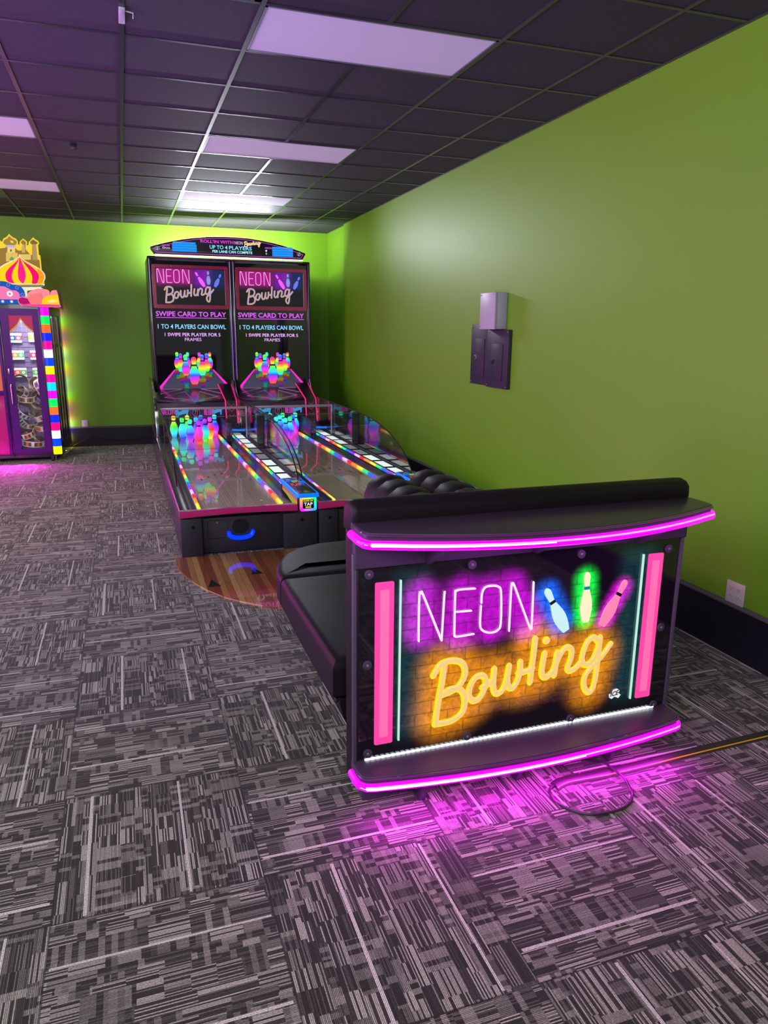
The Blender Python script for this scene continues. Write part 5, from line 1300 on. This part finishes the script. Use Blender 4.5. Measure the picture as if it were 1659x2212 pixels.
dome = [(-1.11, 2.516), (-1.102, 2.501), (-1.079, 2.467), (-1.033, 2.438), (-0.97, 2.405), (-0.913, 2.372), (-0.868, 2.333), (-0.848, 2.292), (-0.849, 2.253), (-0.866, 2.215), (-0.887, 2.192), (-0.865, 2.19), (-0.866, 2.17), (-0.884, 2.156), (-0.913, 2.143), (-0.92, 2.126), (-1.391, 2.092), (-1.406, 2.173), (-1.408, 2.267), (-1.378, 2.331), (-1.326, 2.377), (-1.256, 2.42), (-1.175, 2.457), (-1.127, 2.493)]
dn_ = [(-1.111, 2.502), (-1.079, 2.461), (-1.034, 2.431), (-0.974, 2.399), (-0.919, 2.366), (-0.877, 2.329), (-0.858, 2.288), (-0.86, 2.253), (-0.878, 2.217), (-0.896, 2.194), (-1.376, 2.181), (-1.395, 2.224), (-1.396, 2.268), (-1.366, 2.325), (-1.324, 2.364), (-1.257, 2.407), (-1.179, 2.448), (-1.128, 2.484)]
def petal(cxs, cxe, w): return None
P1 = [(-1.115, 2.491), (-1.153, 2.439), (-1.232, 2.367), (-1.279, 2.309), (-1.29, 2.259), (-1.282, 2.221), (-1.261, 2.196), (-1.202, 2.186), (-1.219, 2.229), (-1.216, 2.286), (-1.192, 2.35), (-1.142, 2.427)]; P2 = [(-1.112, 2.485), (-1.129, 2.415), (-1.145, 2.339), (-1.151, 2.276), (-1.144, 2.225), (-1.106, 2.185), (-1.082, 2.221), (-1.066, 2.278), (-1.07, 2.342), (-1.09, 2.417)]; P3 = [(-1.105, 2.488), (-1.069, 2.442), (-1.001, 2.395), (-0.952, 2.346), (-0.922, 2.302), (-0.92, 2.258), (-0.933, 2.219), (-0.948, 2.19), (-1.003, 2.188), (-0.995, 2.243), (-0.999, 2.293), (-1.024, 2.35), (-1.066, 2.417)]
PO = [(-0.919, 2.366), (-0.877, 2.329), (-0.858, 2.288), (-0.86, 2.253), (-0.878, 2.217), (-0.896, 2.191), (-0.936, 2.19), (-0.917, 2.232), (-0.914, 2.283), (-0.928, 2.334)]
board('dome_board', [(dome, (.85, .80, .78)), (dn_, (1.0, .62, .0)), (P1, (.90, .0, .18)), (P2, (.92, .01, .24)), (P3, (.88, .0, .14)), (PO, (.85, .32, .0)),
    ([(-1.323, 2.173), (-0.881, 2.188), (-0.882, 2.172), (-1.325, 2.157)], (.85, .55, .05)), ([(-1.325, 2.157), (-0.87, 2.173), (-0.885, 2.15), (-1.327, 2.135)], (.16, .16, .14)), ([(-1.327, 2.135), (-0.912, 2.146), (-0.92, 2.126), (-1.066, 2.1), (-1.075, 2.01), (-1.34, 2.004)], (.85, .80, .55))], 10.3, .01, None)
arch = [(-1.513, 2.207), (-1.425, 2.216), (-1.339, 2.2), (-1.293, 2.198), (-1.253, 2.187), (-1.208, 2.163), (-1.149, 2.158), (-1.11, 2.131), (-1.087, 2.094), (-1.081, 2.043), (-1.091, 1.992), (-1.129, 1.941), (-1.543, 1.932)]
ain = [(-1.521, 2.132), (-1.403, 2.145), (-1.345, 2.14), (-1.299, 2.139), (-1.26, 2.118), (-1.226, 2.097), (-1.179, 2.095), (-1.151, 2.073), (-1.14, 2.042), (-1.146, 2.004), (-1.166, 1.991), (-1.536, 1.989)]
rings = [(-1.255, 2.158), (-1.163, 2.128), (-1.111, 2.05), (-1.237, 1.965), (-1.334, 1.965), (-1.359, 2.175)]
sh = [(arch, (.0, .09, .42)), (ain, (.85, .18, .42))]
for q in rings:
    sh.append(([(q[0] + .020 * math.cos(a * PI / 8), q[1] + .020 * math.sin(a * PI / 8)) for a in range(16)], (.18, .20, .85))); sh.append(([(q[0] + .013 * math.cos(a * PI / 8), q[1] + .013 * math.sin(a * PI / 8)) for a in range(16)], (.75, .75, 1) if q[1] < 1.97 else (.01, .08, .40)))
q = [(-1.248, 2.055)][0]; sh.append(([(q[0] + .034 * math.cos(a * PI / 8), q[1] + .034 * math.sin(a * PI / 8)) for a in range(16)], (.85, .80, .80))); sh.append(([(q[0] + .012 * math.cos(a * PI / 4), q[1] + .012 * math.sin(a * PI / 4)) for a in range(8)], (.5, .12, .12)))
board('arch_board', sh, 10.18, .01, None)
cl = [(-1.162, 1.983), (-1.15, 2.009), (-1.116, 2.022), (-1.059, 2.026), (-1.053, 2.055), (-1.027, 2.081), (-0.976, 2.108), (-0.927, 2.12), (-0.867, 2.12), (-0.819, 2.108), (-0.801, 2.08), (-0.812, 2.051), (-0.831, 2.051), (-0.831, 2.061), (-0.822, 2.048), (-0.802, 2.061), (-0.784, 2.094), (-0.756, 2.108), (-0.725, 2.105), (-0.714, 2.076), (-0.708, 2.025), (-0.701, 1.942), (-0.704, 1.91), (-0.898, 1.908), (-1.109, 1.915), (-1.143, 1.93), (-1.161, 1.958)]
cl2 = [(-0.901, 1.944), (-0.894, 1.989), (-0.877, 2.015), (-0.838, 2.035), (-0.776, 2.049), (-0.714, 2.057), (-0.709, 2.019), (-0.705, 1.945)]
board('cloud_board', [(cl, (.90, .25, .30)), ([(-1.159, 1.977), (-1.147, 2.005), (-1.111, 2.017), (-1.058, 2.004), (-1.028, 1.942), (-1.113, 1.934), (-1.147, 1.945)], (.42, .0, .13)), ([(-1.058, 2.004), (-1.018, 2.05), (-0.895, 2.078), (-0.877, 2.015), (-0.901, 1.944), (-1.028, 1.942)], (.88, .18, .18)), (cl2, (1.0, .60, .0)), ([(-0.831, 1.984), (-0.781, 1.998), (-0.72, 1.99), (-0.722, 1.974), (-0.784, 1.963), (-0.832, 1.968)], (.95, .80, .25)), ([(-1.145, 1.936), (-0.896, 1.939), (-0.703, 1.935), (-0.705, 1.912), (-0.898, 1.911), (-1.108, 1.917)], (.80, .05, .28))], 10.14, .01, None)
# the topper's side returning along the cabinet
bm = B(); a, b_ = sidept(0, .01), sidept(.95, .01); prism(bm, [(a[1] - .10, 1.93), (b_[1] - .2, 1.90), (b_[1] - .25, 2.02), (b_[1] - .4, 2.10), (a[1] - .05, 2.12)], TYZ(-.735), 0, .01); pp('cloud_side', bm, P('pink_print', (.75, .25, .35), .4))

# bracelets piled behind the glass
RING = P('tan_strap', (.34, .26, .18), .6, nscale=80)
def band_mesh(r, w, label_rgb):
    bm = B(); n = 28; prof = [(r, -w), (r + .003, -w), (r + .003, w), (r, w)]
    rings = [[bm.verts.new(((p[0]) * math.cos(2 * PI * k / n), (p[0]) * math.sin(2 * PI * k / n), p[1])) for p in prof] for k in range(n)]
    for k in range(n):
        for i in range(4): bm.faces.new((rings[k][i], rings[k][(i + 1) % 4], rings[(k + 1) % n][(i + 1) % 4], rings[(k + 1) % n][i]))
    return bm
bandlist = [(-1.27, 10.42, .985, 70, 10, 0, .085), (-1.10, 10.45, .965, 55, -40, 1, .075), (-1.01, 10.40, .93, 60, 50, 2, .10), (-1.20, 10.36, .80, 14, 5, 3, .095), (-1.05, 10.33, .77, 80, -35, 1, .105), (-1.26, 10.38, .86, 60, -30, 2, .07),
            (-1.23, 10.32, .64, 50, 35, 4, .10), (-1.12, 10.42, .62, 60, 10, 2, .08), (-1.04, 10.34, .575, 25, -30, 0, .095), (-1.22, 10.44, .50, 35, 10, 3, .11), (-1.03, 10.36, .445, 20, -8, 1, .10), (-1.24, 10.31, .36, 25, -15, 5, .095),
            (-1.04, 10.33, .34, 70, 20, 3, .12), (-1.18, 10.36, .24, 10, 10, 5, .13), (-1.28, 10.36, .51, 50, 60, 4, .07), (-1.14, 10.55, .72, 60, 20, 1, .10), (-1.24, 10.58, .45, 50, -20, 2, .12), (-1.02, 10.58, .60, 65, 0, 0, .11)]
labc = [(.55, .60, .45), (.75, .20, .05), (.35, .08, .25), (.45, .16, .08), (.07, .09, .28), (.10, .13, .06)]
BANDL = ['tan strap hoop with pale green label, topmost at the left of the pile', 'small tan hoop with red-orange label leaning at the top middle of the pile', 'tilted tan hoop with plum label at the top right of the pile',
 'wide lying tan hoop with rust label, middle of the upper pile', 'large upright tan hoop with orange label at the right, above the middle', 'small plum-labelled hoop just below the topmost left strap',
 'navy-labelled strap slanting at the left, mid-height of the pile', 'plum-labelled strap half hidden in the centre of the pile', 'pale green label strap lying at the right, below the middle',
 'broad dark hoop behind the navy-labelled strap, lower middle of the pile', 'white-and-rust label strap at the right, lower half of the pile', 'olive-labelled tan hoop at the lower left of the pile',
 'big standing hoop with rust inside at the lower right of the pile', 'lowest tan hoop lying on the floor of the prize machine', 'small navy strap poking out at the left edge, mid-pile',
 'orange-labelled hoop at the rear, behind the upright right one', 'plum-labelled hoop at the rear left, seen between the lower straps', 'pale-labelled hoop at the rear right of the pile']
for k, (x, y, z, tilt, yaw, ci, r) in enumerate(bandlist):
    o = link('prize_band', band_mesh(r, .030, None), RING); o.location = (x, y, z); o.rotation_euler = (math.radians(tilt), math.radians(yaw * .5), math.radians(yaw)); o.scale = (1.12, 1.12, 1.25)
    tag(o, BANDL[k], 'strap', 'printed straps piled in the prize machine')
    bm = B(); n = 28; cols = []
    for q in range(n):
        if not (12 <= q <= 26): continue
        a0, a1 = 2 * PI * q / n, 2 * PI * (q + 1) / n
        for (za, zb, kind) in ((-.029, -.021, 'w'), (-.021, .021, 'c'), (.021, .029, 'w')):
            bm.faces.new([bm.verts.new(((r + .0042) * math.cos(a), (r + .0042) * math.sin(a), zz)) for a, zz in ((a0, za), (a1, za), (a1, zb), (a0, zb))])
            cols.append((.8, .78, .74) if kind == 'w' or q % 4 == 0 else (labc[ci] if q % 4 != 2 else labc[(ci + 2) % 6]))
    me = bpy.data.meshes.new('label'); bm.to_mesh(me); bm.free(); at = me.color_attributes.new('Col', 'FLOAT_COLOR', 'CORNER')
    for p in me.polygons:
        for li in p.loop_indices: at.data[li].color = (*cols[p.index], 1)
    me.materials.append(PAPER); lb = bpy.data.objects.new('label', me); COL.objects.link(lb); lb.parent = o
# prize cards hanging on the grid
cards = [(-1.33, 1.53, 'blue', (.02, .10, .45)), (-1.10, 1.54, 'gold', (.75, .45, .03)), (-1.32, 1.31, 'orange', (.70, .25, .03)), (-1.10, 1.31, 'pink and blue', (.75, .05, .20)), (-1.31, 1.085, 'red-orange', (.65, .12, .04)), (-1.09, 1.085, 'green', (.05, .50, .06))]
for (x, z, nm, c) in cards:
    t = thing('prize_card', 'white cassette-shaped card with a %s centre, hanging inside the prize machine' % nm, 'card', (x, 10.93, z))
    bm = B(); prism(bm, rrect(-.075, .075, -.060, .060, .012, 3), TXZ(0), -.006, .006); link('card', bm, P('card_white', (.72, .68, .70), .5), t)
    v = vcprism('card_print', [([(-.075, -.030), (.0, -.030), (.0, .030), (-.075, .030)], c), ([(0, -.030), (.075, -.030), (.075, .030), (0, .030)], tuple(min(1, v * .5 + .08) for v in (c[2], c[0], c[1]))),
        ([(-.035 + .018 * math.cos(a * PI / 6), .018 * math.sin(a * PI / 6)) for a in range(12)], (.8, .8, .8)), ([(.035 + .018 * math.cos(a * PI / 6), .018 * math.sin(a * PI / 6)) for a in range(12)], (.8, .8, .8)),
        ([(-.035 + .006 * math.cos(a * PI / 3), .006 * math.sin(a * PI / 3)) for a in range(6)], (.05, .05, .05)), ([(.035 + .006 * math.cos(a * PI / 3), .006 * math.sin(a * PI / 3)) for a in range(6)], (.05, .05, .05))], -.0065, .0004, PAPER, t)
